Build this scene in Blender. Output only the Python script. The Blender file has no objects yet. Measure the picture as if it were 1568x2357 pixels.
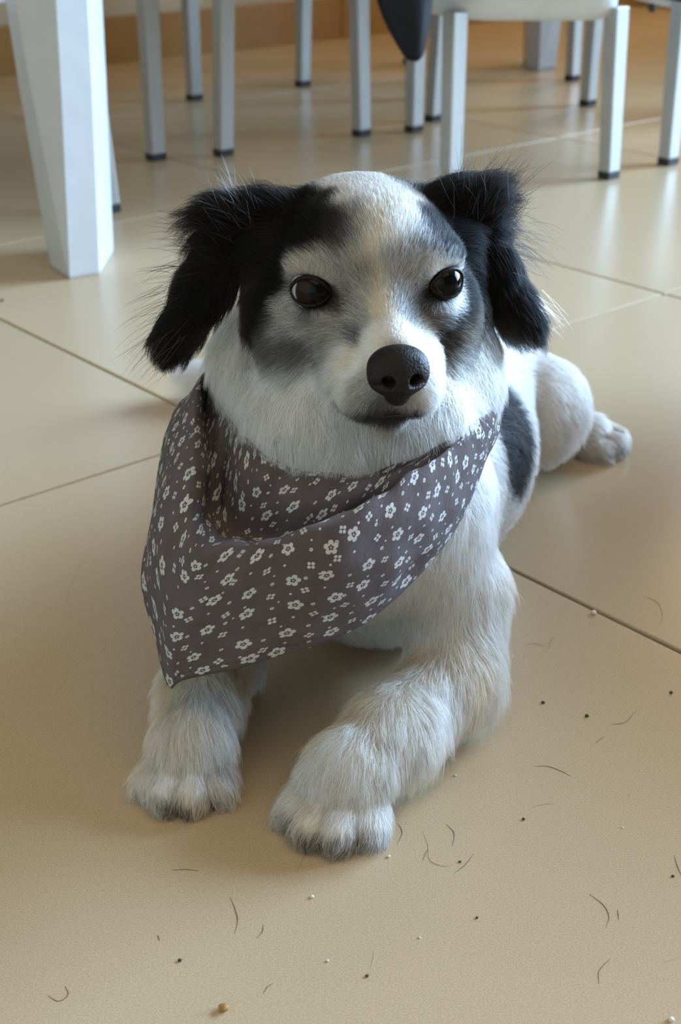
import bpy, bmesh, math, random
import numpy as np
from mathutils import Vector, Matrix, Euler
from mathutils.bvhtree import BVHTree
from mathutils.kdtree import KDTree

# ---------------------------------------------------------------- camera, world, lights
FUR = 1.0            # fur density
SC = bpy.context.scene
COL = SC.collection
CAM_H = 0.444        # phone held 44 cm above the floor
CAM_PITCH = math.radians(26.25)
cam_d = bpy.data.cameras.new('camera')
cam = bpy.data.objects.new('camera', cam_d)
COL.objects.link(cam)
cam.location = (0, 0, CAM_H)
cam.rotation_euler = (math.radians(90) - CAM_PITCH, 0, 0)
cam_d.sensor_fit = 'HORIZONTAL'
cam_d.sensor_width = 36.0
cam_d.lens = 36.0 * 3100 / 1568
cam_d.clip_start = 0.02
cam_d.dof.use_dof = True
cam_d.dof.focus_distance = 0.66
cam_d.dof.aperture_fstop = 20.0
SC.camera = cam
SC.view_settings.view_transform = 'Standard'
SC.view_settings.look = 'None'
SC.view_settings.gamma = 1.0
SC.view_settings.use_curve_mapping = False
SC.view_settings.exposure = 0.0
SC.cycles.max_bounces = 6; SC.cycles.diffuse_bounces = 3; SC.cycles.glossy_bounces = 4; SC.cycles.transmission_bounces = 4
SC.cycles.use_adaptive_sampling = True; SC.cycles.adaptive_threshold = 0.03

world = bpy.data.worlds.new('room_light')
SC.world = world
world.use_nodes = True
bg = world.node_tree.nodes['Background']
bg.inputs[0].default_value = (1.0, 0.84, 0.64, 1)
bg.inputs[1].default_value = 0.18

# room axes: e1 runs along the back wall towards the window wall, e2 towards the back wall
E1 = Vector((0.7550, 0.6557, 0)); E2 = Vector((-0.6557, 0.7550, 0))
ROOM_A = math.atan2(E1.y, E1.x)
def room(a, b, z=0.0):
    v = E1 * a + E2 * b
    return Vector((v.x, v.y, z))

def area_light(name, a, b, z, w, h, power, color, aim, spread=180):
    d = bpy.data.lights.new(name, 'AREA')
    d.shape = 'RECTANGLE'; d.size = w; d.size_y = h; d.energy = power; d.color = color; d.spread = math.radians(spread)
    o = bpy.data.objects.new(name, d); COL.objects.link(o)
    o.location = room(a, b, z)
    o.rotation_euler = (Vector(aim) - o.location).to_track_quat('-Z', 'Y').to_euler()
    return o
# daylight entering through the glazed door in the wall at the end of the room
area_light('daylight_window', 3.88, -0.40, 1.15, 2.8, 1.9, 235, (0.47, 0.71, 1.0), room(0.30, -0.10, 0.45), 92)
# warm overhead fill added for ambient light on dog and floor, no fixture
cl = area_light('overhead_fill', 0, 0, 2.5, 2.0, 2.0, 21, (1.0, 0.83, 0.60), (0.5, -0.45, 0)); cl.location = (0.5, -0.45, 2.5); cl.rotation_euler = (0, 0, ROOM_A)
# added warm fill beyond the table, tinting the far legs and floor; no fixture
area_light('warm_back_fill', 3.7, 2.25, 1.5, 0.5, 0.5, 15, (1.0, 0.74, 0.42), room(1.6, 2.3, 0.1))
# ---------------------------------------------------------------- materials
def new_mat(name):
    m = bpy.data.materials.new(name); m.use_nodes = True
    nt = m.node_tree
    return m, nt, nt.nodes['Principled BSDF']
def N(nt, typ, **kw):
    n = nt.nodes.new(typ)
    for k, v in kw.items():
        setattr(n, k, v)
    return n
def L(nt, a, b): nt.links.new(a, b)
def setin(node, **kw):
    for k, v in kw.items():
        node.inputs[k.replace('_', ' ')].default_value = v
def math_node(nt, op, a=None, b=None, c=None):
    n = N(nt, 'ShaderNodeMath', operation=op)
    for i, x in enumerate((a, b, c)):
        if x is None: continue
        if isinstance(x, (int, float)): n.inputs[i].default_value = x
        else: L(nt, x, n.inputs[i])
    return n.outputs[0]
def mixcol(nt, fac, a, b, blend='MIX'):
    n = N(nt, 'ShaderNodeMix', data_type='RGBA', blend_type=blend)
    for sock, x in ((n.inputs[0], fac), (n.inputs[6], a), (n.inputs[7], b)):
        if isinstance(x, (int, float)): sock.default_value = x
        elif isinstance(x, tuple): sock.default_value = x
        else: L(nt, x, sock)
    return n.outputs[2]
def ramp(nt, fac, stops):
    n = N(nt, 'ShaderNodeValToRGB')
    while len(n.color_ramp.elements) < len(stops): n.color_ramp.elements.new(0.5)
    for e, (p, c) in zip(n.color_ramp.elements, stops):
        e.position = p; e.color = c if len(c) == 4 else (*c, 1)
    L(nt, fac, n.inputs[0]); return n.outputs[0]

def simple_mat(name, col, rough=0.5, noise=0.06, scale=30, bump=0.0, metallic=0.0, coat=0.0, spec=0.5):
    m, nt, p = new_mat(name)
    tc = N(nt, 'ShaderNodeTexCoord')
    nz = N(nt, 'ShaderNodeTexNoise'); setin(nz, Scale=scale, Detail=4.0)
    L(nt, tc.outputs['Object'], nz.inputs['Vector'])
    c0 = tuple(max(0, x * (1 - noise)) for x in col) + (1,)
    c1 = tuple(min(1, x * (1 + noise)) for x in col) + (1,)
    L(nt, ramp(nt, nz.outputs[0], [(0.3, c0), (0.7, c1)]), p.inputs['Base Color'])
    setin(p, Roughness=rough, Metallic=metallic)
    p.inputs['Coat Weight'].default_value = coat
    p.inputs['Specular IOR Level'].default_value = spec
    if bump > 0:
        b = N(nt, 'ShaderNodeBump'); setin(b, Strength=bump, Distance=0.001)
        L(nt, nz.outputs[0], b.inputs['Height']); L(nt, b.outputs[0], p.inputs['Normal'])
    return m

def tile_mat():
    m, nt, p = new_mat('beige_porcelain')
    geo = N(nt, 'ShaderNodeNewGeometry')
    oi = N(nt, 'ShaderNodeObjectInfo')
    n1 = N(nt, 'ShaderNodeTexNoise'); setin(n1, Scale=1100.0, Detail=2.0, Roughness=0.6)
    for n in (n1,): L(nt, geo.outputs['Position'], n.inputs['Vector'])
    base = (0.520, 0.388, 0.242, 1)
    fine = ramp(nt, n1.outputs[0], [(0.30, (0.84, 0.84, 0.84)), (0.70, (1.14, 1.14, 1.14))])
    c = mixcol(nt, 1.0, base, fine, 'MULTIPLY')
    tint = math_node(nt, 'MULTIPLY_ADD', oi.outputs['Random'], 0.05, 0.975)
    cc = N(nt, 'ShaderNodeCombineColor')
    for i in range(3): L(nt, tint, cc.inputs[i])
    L(nt, mixcol(nt, 1.0, c, cc.outputs[0], 'MULTIPLY'), p.inputs['Base Color'])
    setin(p, Roughness=0.27)
    p.inputs['Specular IOR Level'].default_value = 0.42
    b = N(nt, 'ShaderNodeBump'); setin(b, Strength=0.10, Distance=0.0004)
    L(nt, n1.outputs[0], b.inputs['Height']); L(nt, b.outputs[0], p.inputs['Normal'])
    return m

M = {}
M['tile'] = tile_mat()
M['grout'] = simple_mat('brown_grout', (0.20, 0.145, 0.09), 0.9, 0.15, 200)
M['wall'] = simple_mat('cream_plaster', (0.66, 0.60, 0.48), 0.9, 0.03, 20, 0.2)
M['skirting'] = simple_mat('tan_porcelain', (0.44, 0.26, 0.10), 0.30, 0.06, 12)
M['white_paint'] = simple_mat('white_satin_paint', (0.56, 0.57, 0.58), 0.38, 0.03, 40, 0.05)
M['chair_metal'] = simple_mat('silver_grey_metal_paint', (0.46, 0.46, 0.44), 0.33, 0.03, 30, 0.0, 0.2)
M['chair_seat'] = simple_mat('pale_grey_plastic', (0.70, 0.71, 0.70), 0.42, 0.02, 30)
M['rubber'] = simple_mat('dark_rubber', (0.03, 0.03, 0.028), 0.7, 0.1, 60)
M['jacket'] = simple_mat('navy_nylon', (0.006, 0.007, 0.012), 0.55, 0.2, 40, 0.3, spec=0.25)
M['frame'] = simple_mat('white_window_frame', (0.75, 0.76, 0.77), 0.4, 0.02, 20)
# ---------------------------------------------------------------- mesh helpers
def mesh_obj(name, verts, faces, mat=None, parent=None, smooth=False, loc=None):
    me = bpy.data.meshes.new(name)
    me.from_pydata([tuple(map(float, v)) for v in verts], [], [tuple(map(int, f)) for f in faces])
    if smooth: me.polygons.foreach_set('use_smooth', [True] * len(me.polygons))
    me.update()
    o = bpy.data.objects.new(name, me); COL.objects.link(o)
    if mat: me.materials.append(mat)
    if parent: o.parent = parent
    if loc is not None: o.location = loc
    return o
def bm_obj(name, bm, mat=None, parent=None, smooth=False):
    me = bpy.data.meshes.new(name); bm.to_mesh(me); bm.free()
    if smooth: me.polygons.foreach_set('use_smooth', [True] * len(me.polygons))
    o = bpy.data.objects.new(name, me); COL.objects.link(o)
    if mat: me.materials.append(mat)
    if parent: o.parent = parent
    return o
def tag(o, label=None, cat=None, group=None, kind=None):
    if label: o['label'] = label
    if cat: o['category'] = cat
    if group: o['group'] = group
    if kind: o['kind'] = kind
    return o
def empty(name, loc=(0, 0, 0)):
    o = bpy.data.objects.new(name, None); COL.objects.link(o); o.location = loc
    o.empty_display_size = 0.05
    return o
def child(o, parent):            # keep world place
    o.parent = parent
    o.matrix_parent_inverse = Matrix.Translation(parent.location).inverted()
    return o
def box_bm(x0, x1, y0, y1, z0, z1, bev=0.0, seg=2):
    bm = bmesh.new()
    bmesh.ops.create_cube(bm, size=1.0)
    for v in bm.verts:
        v.co = Vector(((x0 + x1) / 2 + v.co.x * (x1 - x0), (y0 + y1) / 2 + v.co.y * (y1 - y0), (z0 + z1) / 2 + v.co.z * (z1 - z0)))
    if bev > 0:
        bmesh.ops.bevel(bm, geom=bm.edges[:], offset=bev, segments=seg, profile=0.6, affect='EDGES')
    return bm
def to_room(o):                  # geometry given in room axes
    o.rotation_euler = (0, 0, ROOM_A); return o

# ---------------------------------------------------------------- floor, walls
T = 0.60; T2 = 0.67; GR = 0.0035
floor = to_room(bm_obj('floor', box_bm(-1.8, 3.9, -3.2, 2.795, -0.06, -0.0022), M['grout'])); tag(floor, kind='structure')
tile_bm = box_bm(0, T - GR, 0, T2 - GR, -0.012, 0.0, 0.0012, 2)
tile_me = None
for i in range(-4, 6):
    for j in range(-6, 5):
        a0, b0 = 0.621 + (i - 1) * T, 0.857 + (j - 1) * T2
        if b0 > 2.8 or a0 > 3.85: continue
        if tile_me is None:
            o = bm_obj('tile', tile_bm, M['tile'], floor); tile_me = o.data
        else:
            o = bpy.data.objects.new('tile', tile_me); COL.objects.link(o); o.parent = floor
        a1 = a0 + GR / 2; b1 = b0 + GR / 2
        sy = 1.0 if b0 + T2 < 2.79 else (2.79 - b1) / (T2 - GR)
        o.location = (a1, b1, 0); o.scale = (1, sy, 1)
wall_back = to_room(bm_obj('wall_back', box_bm(-1.8, 3.9, 2.80, 2.95, 0, 2.6), M['wall'])); tag(wall_back, kind='structure')
bb = to_room(bm_obj('baseboard_back', box_bm(-1.8, 3.9, 2.7925, 2.80, 0, 0.098), M['grout'])); tag(bb, kind='structure')
a = -1.779
bbm = None
while a < 3.86:
    if bbm is None:
        o = bm_obj('tile', box_bm(0.0015, T - 0.0015, 2.782, 2.796, 0.0, 0.10, 0.0015), M['skirting'], bb); bbm = o.data
    else:
        o = bpy.data.objects.new('tile', bbm); COL.objects.link(o); o.parent = bb
    o.location = (a, 0, 0); a += T
wl = to_room(bm_obj('wall_left', box_bm(-1.95, -1.8, -3.2, 2.95, 0, 2.6), M['wall'])); tag(wl, kind='structure')
o = to_room(bm_obj('baseboard_left', box_bm(-1.8, -1.79, -3.2, 2.78, 0, 0.10, 0.001), M['skirting'])); tag(o, kind='structure')
# window wall at the end of the room, with the tall opening the daylight comes through
wr = to_room(bm_obj('wall_right', box_bm(3.9, 4.05, 1.05, 2.80, 0, 2.6), M['wall'])); tag(wr, kind='structure')
for (b0, b1, z0, z1) in ((-3.2, -1.95, 0, 2.6), (-1.95, 1.05, 2.15, 2.6), (-1.95, 1.05, 0.0, 0.12)):
    o = bm_obj('wall_section', box_bm(3.9, 4.05, b0, b1, z0, z1), M['wall'], wr)
wf = to_room(bm_obj('window_1', box_bm(3.93, 3.99, -1.95, -1.90, 0.12, 2.15, 0.003), M['frame'])); tag(wf, kind='structure')
for (b0, b1, z0, z1) in ((1.00, 1.05, 0.12, 2.15), (-1.90, 1.00, 2.10, 2.15), (-1.90, 1.00, 0.12, 0.17), (-0.475, -0.425, 0.17, 2.10)):
    bm_obj('frame', box_bm(3.93, 3.99, b0, b1, z0, z1, 0.003), M['frame'], wf)
# ---------------------------------------------------------------- table and chairs
def loft(name, rings, mat, parent, cap=True, bev=0.0):
    bm = bmesh.new(); prev = None; n = len(rings[0])
    rs = [[bm.verts.new(p) for p in r] for r in rings]
    for a, b in zip(rs[:-1], rs[1:]):
        for k in range(n):
            bm.faces.new((a[k], a[(k + 1) % n], b[(k + 1) % n], b[k]))
    if cap:
        bm.faces.new(list(reversed(rs[0]))); bm.faces.new(rs[-1])
    bmesh.ops.recalc_face_normals(bm, faces=bm.faces[:])
    if bev > 0:
        bmesh.ops.bevel(bm, geom=bm.edges[:], offset=bev, segments=2, profile=0.5, affect='EDGES')
    o = bm_obj(name, bm, mat)
    return child(o, parent) if parent else o

TABLE_Z = 0.74
tb = empty('dining_table', room(1.586, 1.722))
tag(tb, 'white wooden table with wide tapering chamfered legs standing on the tiles', 'table')
LEG_FOOT = [(0.760, 1.398), (0.7505, 1.340), (0.7500, 1.337), (0.788, 1.333), (0.853, 1.406), (0.853, 1.440), (0.795, 1.440)]
LEG_GROW = [(-0.017, 0.006), (-0.026, 0.018), (0.009, 0.0), (0.008, 0.0), (0.006, 0.004), (0.006, 0.010), (-0.008, 0.014)]   # spread per 21 cm of height
def table_leg(a, b, sa, sb):
    rings = []
    for z, k in ((0.0, -0.04), (0.004, 0.0), (0.209, 1.0), (0.36, 1.55), (TABLE_Z - 0.03, 2.1)):
        pts = []
        for (x, y), (gx, gy) in zip(LEG_FOOT, LEG_GROW):
            g = Vector((gx, gy, 0)); da = x - 0.80 + g.dot(E1) * k; db = y - 1.385 + g.dot(E2) * k
            if k < 0: da *= 0.97; db *= 0.97
            pts.append(room(a + da * sa, b + db * sb, z))
        rings.append(pts)
    return loft('leg', rings, M['white_paint'], tb, bev=0.0008)
for (a, b, sa, sb) in ((0.80, 1.385, 1, 1), (2.43, 1.385, -1, 1), (0.80, 2.12, 1, -1), (2.43, 2.12, -1, -1)):
    table_leg(a, b, sa, sb)
o = bm_obj('tabletop', box_bm(0.70, 2.52, 1.30, 2.20, TABLE_Z - 0.03, TABLE_Z, 0.004), M['white_paint'], None); to_room(o)
o.parent = tb; o.matrix_parent_inverse = Matrix.Translation(tb.location).inverted()
for (nm, x0, x1, y0, y1) in (('apron', 0.84, 2.35, 1.44, 1.46), ('apron', 0.84, 2.39, 2.11, 2.13), ('apron', 0.79, 0.81, 1.44, 2.08), ('apron', 2.42, 2.44, 1.44, 2.08)):
    o = bm_obj(nm, box_bm(x0, x1, y0, y1, TABLE_Z - 0.07, TABLE_Z - 0.03, 0.002), M['white_paint'], None); to_room(o)
    o.parent = tb; o.matrix_parent_inverse = Matrix.Translation(tb.location).inverted()

def smooth_poly(pts, rad, n=6):
    out = []; m = len(pts)
    for i in range(m):
        p0, p1, p2 = pts[i - 1], pts[i], pts[(i + 1) % m]
        d0 = (p0 - p1).normalized(); d2 = (p2 - p1).normalized()
        a, b = p1 + d0 * rad, p1 + d2 * rad
        for k in range(n + 1):
            t = k / n
            out.append(a * (1 - t) ** 2 + p1 * 2 * t * (1 - t) + b * t * t)
    return out
def chair(name, feet, label, seat_z=(0.232, 0.285), splay=0.10, back_at=None):
    """feet: rear, rear, front, front foot positions in room axes (going round)"""
    F = [room(*f) for f in feet]
    c = sum(F, Vector()) / 4
    root = empty(name, c); tag(root, label, 'chair', 'chairs around the white table')
    # rail directions
    ex = E1.copy(); ey = E2.copy()
    tops = []
    for f in F:
        top = c + (f - c) * (1 - splay); tops.append(top)
        w, t = 0.0130, 0.0105
        rings = []
        for z, k in ((0.010, 0.0), (seat_z[0] + 0.01, 1.0)):
            q = f + (top - f) * k
            s = 1.0 + 0.10 * k
            rings.append([Vector((*(q + ex * sx * w * s + ey * sy * t * s).xy, z)) for sx, sy in ((-1, -1), (1, -1), (1, 1), (-1, 1))])
        lg = loft('leg', rings, M['chair_metal'], root, bev=0.0022)
        rings = [[Vector((*(f + ex * sx * (w + .0006) * s + ey * sy * (t + .0006) * s).xy, z)) for sx, sy in ((-1, -1), (1, -1), (1, 1), (-1, 1))] for z, s in ((0.0, 0.96), (0.011, 1.0))]
        ft = loft('foot_cap', rings, M['rubber'], None, bev=0.001)
        ft.parent = lg; ft.matrix_parent_inverse = Matrix.Identity(4)
    outline = smooth_poly([t for t in tops], 0.05, 6)
    zb, zt = seat_z
    rear = (tops[0] + tops[1]) / 2; fr = (tops[2] + tops[3]) / 2; dd = fr - rear
    def ring(scale, z):
        out = []
        for p in outline:
            k = max(0.0, min(1.0, (p - rear).dot(dd) / dd.dot(dd))); q = c + (p - c) * scale * (1 - 0.12 * k)
            out.append(Vector((*q.xy, z - 0.008 + 0.055 * k)))
        return out
    rings = [ring(0.80, zb + 0.012), ring(0.93, zb + 0.002), ring(0.99, zb), ring(1.045, zb + 0.004), ring(1.075, zb + 0.02), ring(1.08, zt - 0.012), ring(1.05, zt - 0.002), ring(0.9, zt - 0.004), ring(0.5, zt - 0.012)]
    st = loft('seat', rings, M['chair_seat'], root)
    st.data.polygons.foreach_set('use_smooth', [True] * len(st.data.polygons))
    # backrest on two posts above the rear legs
    for q in (0, 1):
        rings = []
        for z, k in ((zt - 0.02, 0.0), (zt + 0.30, 1.0)):
            p = tops[q] + (tops[q] - c).normalized() * 0.02 * k
            rings.append([Vector((*(p + ex * sx * 0.011 + ey * sy * 0.009).xy, z)) for sx, sy in ((-1, -1), (1, -1), (1, 1), (-1, 1))])
        loft('back_post', rings, M['chair_metal'], root, bev=0.002)
    r0, r1 = tops[0], tops[1]; out = ((r0 + r1) / 2 - c).normalized()
    rings = []
    for k in range(9):
        s = k / 8; p = r0.lerp(r1, s) + out * (0.018 + 0.02 * math.sin(math.pi * s))
        rings.append([Vector((*(p + out * dx).xy, z)) for dx, z in ((-0.008, zt + 0.12), (0.008, zt + 0.12), (0.010, zt + 0.22), (0.008, zt + 0.34), (-0.008, zt + 0.34), (-0.010, zt + 0.22))])
    bk = loft('backrest', rings, M['chair_seat'], root, bev=0.002)
    return root, tops, out, zt
chairs = {}
chairs['n1'] = chair('low_chair', [(1.402, 1.372), (1.636, 1.271), (1.671, 1.729), (1.299, 1.783)], 'pale grey chair with a dark jacket hung over its backrest', splay=0.03)
chairs['n2'] = chair('low_chair', [(1.784, 1.273), (2.045, 1.250), (2.107, 1.702), (1.770, 1.781)], 'pale grey chair beside the jacket chair on the near side of the table', splay=0.03)
chairs['f1'] = chair('low_chair', [(1.574, 2.250), (1.262, 2.250), (1.198, 1.826), (1.578, 1.762)], 'pale grey chair across the table, backed to the wall near the chamfered table leg', splay=0.02)
chairs['f2'] = chair('low_chair', [(2.235, 2.330), (1.845, 2.244), (1.965, 1.925), (2.326, 1.926)], 'pale grey chair across the table beside its far leg, seen under the jacket chair', splay=0.02)
chairs['e1'] = chair('low_chair', [(0.46, 1.93), (0.47, 1.60), (0.958, 1.584), (0.93, 1.95)], 'pale grey chair at the table end, one leg showing behind the chamfered table leg', splay=0.05)
COAT = """
W,-1.5,-0.8,4.6 W,-0.4,0.3,4.8 W,1.2,0.9,4.7 W,2.0,1.2,4.4 W,-0.1,2.0,4.6 w,0.8,2.7,4.3 C,0.0,3.3,4.1 C,-0.3,3.9,3.6
W,1.2,3.8,3.5 W,1.5,3.1,4.0 C,-0.0,4.5,2.9 C,-0.7,4.6,2.6 G,-0.9,3.8,3.6 G,-1.1,2.8,4.2 W,-1.2,1.6,4.6 K,-2.8,-0.5,4.2
K,-4.2,-0.2,4.0 k,-2.2,1.1,4.3 k,-1.8,3.0,3.9 K,-3.2,1.6,3.6 K,-4.3,0.4,3.0 k,-2.3,3.6,3.3 K,-3.5,3.2,2.8 K,-4.5,1.8,2.1
K,-5.3,1.3,1.1 K,-5.1,0.1,3.0 K,-5.7,1.1,-0.2 K,-5.9,1.5,-1.4 K,-5.0,2.2,0.5 k,-5.6,2.7,-1.7 g,-1.7,4.0,3.2 k,-2.3,4.2,2.7
G,-4.6,3.4,0.8 c,-4.0,4.0,1.6 G,-3.3,4.3,2.1 G,-2.5,4.5,2.2 G,-1.9,4.8,1.9 G,-1.7,4.9,1.1 G,-2.3,4.8,1.1 c,-2.9,4.7,1.5
G,-1.3,4.5,2.6 c,-1.0,4.8,2.1 g,-0.9,5.0,1.5 c,-0.8,5.2,0.9 C,-0.3,5.1,1.5 G,0.3,4.8,2.2 G,0.4,5.0,1.6 C,-0.1,5.4,0.7
C,-0.7,5.9,0.1 C,-0.3,6.0,0.1 G,-1.4,5.1,0.7 G,0.7,5.2,0.8 G,0.9,4.9,2.0 G,1.6,4.7,2.3 G,2.2,4.7,1.9 W,2.9,4.7,1.6
W,3.6,4.4,1.2 W,4.3,3.6,0.3 G,1.1,5.0,1.4 G,1.6,5.0,0.9 k,3.3,0.1,3.8 k,3.0,2.4,3.5 k,2.9,3.5,3.0 k,3.2,4.2,2.3
K,3.6,4.2,1.9 K,4.6,0.7,2.6 K,4.4,3.5,1.8 K,5.0,2.6,0.0 K,4.9,3.5,-1.4 G,2.7,0.3,4.1 G,2.0,3.9,3.1 g,2.2,4.3,2.7
B,-2.3,4.8,0.1 G,-1.8,5.0,0.1 B,1.5,5.3,-0.0 G,1.1,5.4,0.2 G,-4.8,3.3,-0.4 G,-4.7,3.8,-1.1 g,-3.8,4.5,-0.9 G,-3.0,4.9,-0.8
G,-4.1,4.3,-1.6 G,-5.2,3.3,-1.8 g,-5.5,2.8,-2.7 g,-4.9,3.6,-2.5 g,-4.1,4.1,-2.6 g,-4.9,3.4,-3.5 g,-4.1,3.9,-3.9 g,-5.4,2.6,-3.7
G,-3.4,4.5,-2.7 G,-3.4,4.7,-1.8 G,-2.8,5.1,-1.8 W,-2.5,5.7,-2.1 G,-4.9,3.3,-4.5 W,-3.9,4.1,-4.4 G,-1.7,5.4,-0.6 g,-2.0,5.6,-1.3
G,-1.3,5.8,-0.3 W,-0.7,6.8,-0.6 W,-0.1,6.9,-0.4 W,-0.2,7.5,-0.8 g,-0.2,7.9,-1.1 C,0.6,7.3,-0.8 C,1.1,7.3,-1.1 C,-1.0,7.5,-1.1
W,-1.4,6.5,-1.0 B,2.2,5.2,-1.1 k,2.9,4.9,-1.2 C,2.4,5.3,-1.5 K,4.0,4.4,-1.6 B,4.1,4.0,-3.0 B,4.5,3.5,-4.3 B,4.6,3.8,-2.6
G,3.5,4.7,-0.9 W,4.0,4.2,-0.5 B,5.1,3.0,-3.9 k,5.5,2.4,-4.8 W,2.3,6.2,-2.1 W,2.2,7.3,-2.8 W,2.4,7.6,-3.8 W,2.1,7.7,-4.6
W,2.6,7.1,-3.3 W,2.3,5.6,-1.7 W,-2.1,6.9,-2.4 W,-2.6,6.9,-2.9 W,-2.8,6.8,-3.8 G,-1.9,7.7,-2.8 G,-2.3,7.6,-3.4 G,-1.6,8.1,-3.4
G,-2.1,7.8,-4.2 g,-1.4,8.1,-4.3 g,-0.3,8.0,-4.5 G,0.5,7.9,-4.6 W,-1.5,7.3,-1.8 C,-2.3,6.3,-2.3 G,1.0,8.1,-4.4 W,1.4,8.1,-4.1
c,-1.5,7.7,-2.3 k,-2.0,6.0,-5.8 k,-1.2,7.5,-5.3 k,-0.1,7.3,-5.3 k,0.9,7.5,-5.3 W,-6.3,0.7,-5.0 W,-6.5,-0.2,-4.4 W,-6.4,1.1,-5.6
W,-5.3,3.1,-5.2 W,-3.8,4.4,-4.7 W,-3.1,5.6,-3.6 W,-3.5,5.1,-5.6 W,-5.0,4.1,-6.1 W,-5.7,2.9,-5.8 W,-2.8,5.7,-6.4 w,-0.3,6.4,-7.1
W,1.4,6.1,-6.7 W,4.1,4.4,-5.8 W,5.1,3.1,-5.5 W,6.0,2.1,-5.3 W,5.4,2.9,-5.9 W,-1.6,6.2,-7.4 K,4.6,1.8,1.2 K,4.9,1.5,0.0
K,5.0,1.5,-1.2 B,5.3,1.2,-2.4 B,4.8,2.2,-2.2 B,4.4,2.8,-2.8 k,5.2,0.6,-3.4 K,4.9,0.2,1.8 k,4.3,2.2,2.0 K,-4.6,1.8,1.2
K,-4.9,1.5,0.0 K,-5.0,1.3,-1.2 K,-5.3,0.9,-2.2 K,-4.9,0.2,1.8 k,-5.2,0.2,-3.0 K,-4.5,2.2,0.4 W,0.0,-4.0,3.2 W,0.0,-5.5,0.0
K,-3.0,-4.0,2.0 K,3.0,-4.0,2.0 K,-4.0,-3.0,-1.0 K,4.0,-3.0,-1.0 K,-4.6,-1.0,0.5 K,4.6,-1.0,0.5 K,4.9,0.2,-1.5 W,0.0,-2.0,4.4
K,-2.6,-2.5,3.6 K,2.6,-2.5,3.6 W,-4.0,-3.0,-4.0 W,4.0,-3.0,-4.0
"""
BANDANA = [
    [(-6.89, 69.00, 19.02), (-5.73, 65.00, 18.10), (-4.93, 63.00, 17.84), (-4.23, 62.20, 17.59), (-3.55, 61.50, 17.42), (-2.88, 61.00, 17.36), (-0.73, 60.20, 16.94), (2.05, 60.50, 17.34), (4.90, 62.00, 18.15), (6.90, 65.00, 18.22), (8.62, 69.00, 18.26)],
    [(-7.07, 69.00, 18.57), (-6.20, 64.20, 17.21), (-5.56, 62.00, 16.60), (-4.96, 61.00, 16.41), (-4.36, 60.00, 16.33), (-3.48, 59.40, 16.26), (-1.34, 58.30, 15.97), (1.59, 58.80, 16.66), (4.63, 60.80, 17.54), (6.87, 64.50, 17.94), (8.68, 69.00, 18.01)],
    [(-7.28, 69.68, 17.88), (-6.82, 63.68, 16.22), (-6.36, 61.71, 14.68), (-5.89, 60.74, 14.17), (-5.28, 59.77, 13.81), (-4.28, 59.30, 13.73), (-2.20, 58.25, 13.99), (1.17, 58.22, 15.54), (4.60, 60.14, 16.97), (6.95, 64.05, 17.71), (8.75, 69.03, 17.75)],
    [(-7.35, 68.31, 18.90), (-6.93, 61.13, 17.58), (-6.76, 58.53, 15.98), (-6.51, 57.31, 15.30), (-6.02, 56.27, 14.91), (-4.83, 55.57, 15.39), (-2.85, 54.60, 16.16), (0.71, 55.33, 17.42), (4.03, 58.19, 18.15), (6.60, 62.85, 18.21), (8.81, 68.92, 17.66)],
    [(-7.71, 68.34, 18.64), (-7.56, 60.60, 17.58), (-7.38, 57.60, 15.96), (-7.09, 56.38, 15.20), (-6.67, 55.34, 14.59), (-5.39, 54.72, 14.88), (-3.03, 53.70, 15.59), (0.71, 54.33, 16.70), (4.22, 57.51, 17.49), (6.73, 62.36, 17.76), (8.83, 68.92, 17.33)],
    [(-8.49, 69.40, 17.09), (-8.84, 61.52, 15.74), (-9.06, 58.57, 14.06), (-8.68, 57.13, 12.67), (-8.01, 55.97, 11.65), (-6.46, 55.11, 11.96), (-3.50, 53.91, 12.86), (0.93, 54.85, 13.94), (4.75, 58.24, 15.30), (7.00, 62.87, 16.58), (8.85, 69.42, 16.62)],
    [(-9.27, 70.46, 15.76), (-10.01, 63.59, 12.50), (-10.24, 60.64, 10.60), (-9.44, 58.77, 8.22), (-8.66, 56.90, 6.56), (-7.64, 56.30, 7.39), (-3.84, 54.91, 9.32), (1.19, 56.88, 10.26), (5.43, 60.78, 12.79), (7.43, 64.38, 15.21), (8.88, 69.92, 16.06)],
]
# ---------------------------------------------------------------- the dog: implicit body (centimetres)
f32 = np.float32
def V3(*a): return np.array(a, dtype=f32)
YAW = math.radians(11.0); ROLL = math.radians(0.2)
HO = V3(1.1, 66.0, 25.4)                       # skull centre
HX = V3(math.cos(YAW), math.sin(YAW), 0.0)     # the dog's left
HY = V3(math.sin(YAW), -math.cos(YAW), 0.0)    # out of the face
HZ = V3(0, 0, 1)
HX = (HX * math.cos(ROLL) + HZ * math.sin(ROLL)).astype(f32); HZ = (np.cross(HY, HX) * -1).astype(f32)
if HZ[2] < 0: HZ = -HZ
def to_head(P):
    q = P - HO
    return np.stack([q @ HX, q @ HY, q @ HZ], -1)
def from_head(q):
    q = np.asarray(q, dtype=f32)
    return HO + q[..., 0:1] * HX + q[..., 1:2] * HY + q[..., 2:3] * HZ
def ell(P, c, r):
    c = V3(*c); r = V3(*r)
    q = P - c
    k0 = np.sqrt(((q / r) ** 2).sum(-1)); k1 = np.sqrt(((q / (r * r)) ** 2).sum(-1)) + 1e-6
    return k0 * (k0 - 1) / k1
def cone(P, a, ra, b, rb, flat=None):
    a = V3(*a); b = V3(*b)
    if flat is not None:
        fl = V3(*flat); P = P * fl; a = a * fl; b = b * fl
    ab = b - a; t = np.clip(((P - a) @ ab) / (ab @ ab), 0, 1)
    return np.sqrt(((P - a - t[:, None] * ab) ** 2).sum(-1)) - (ra + (rb - ra) * t)
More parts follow.
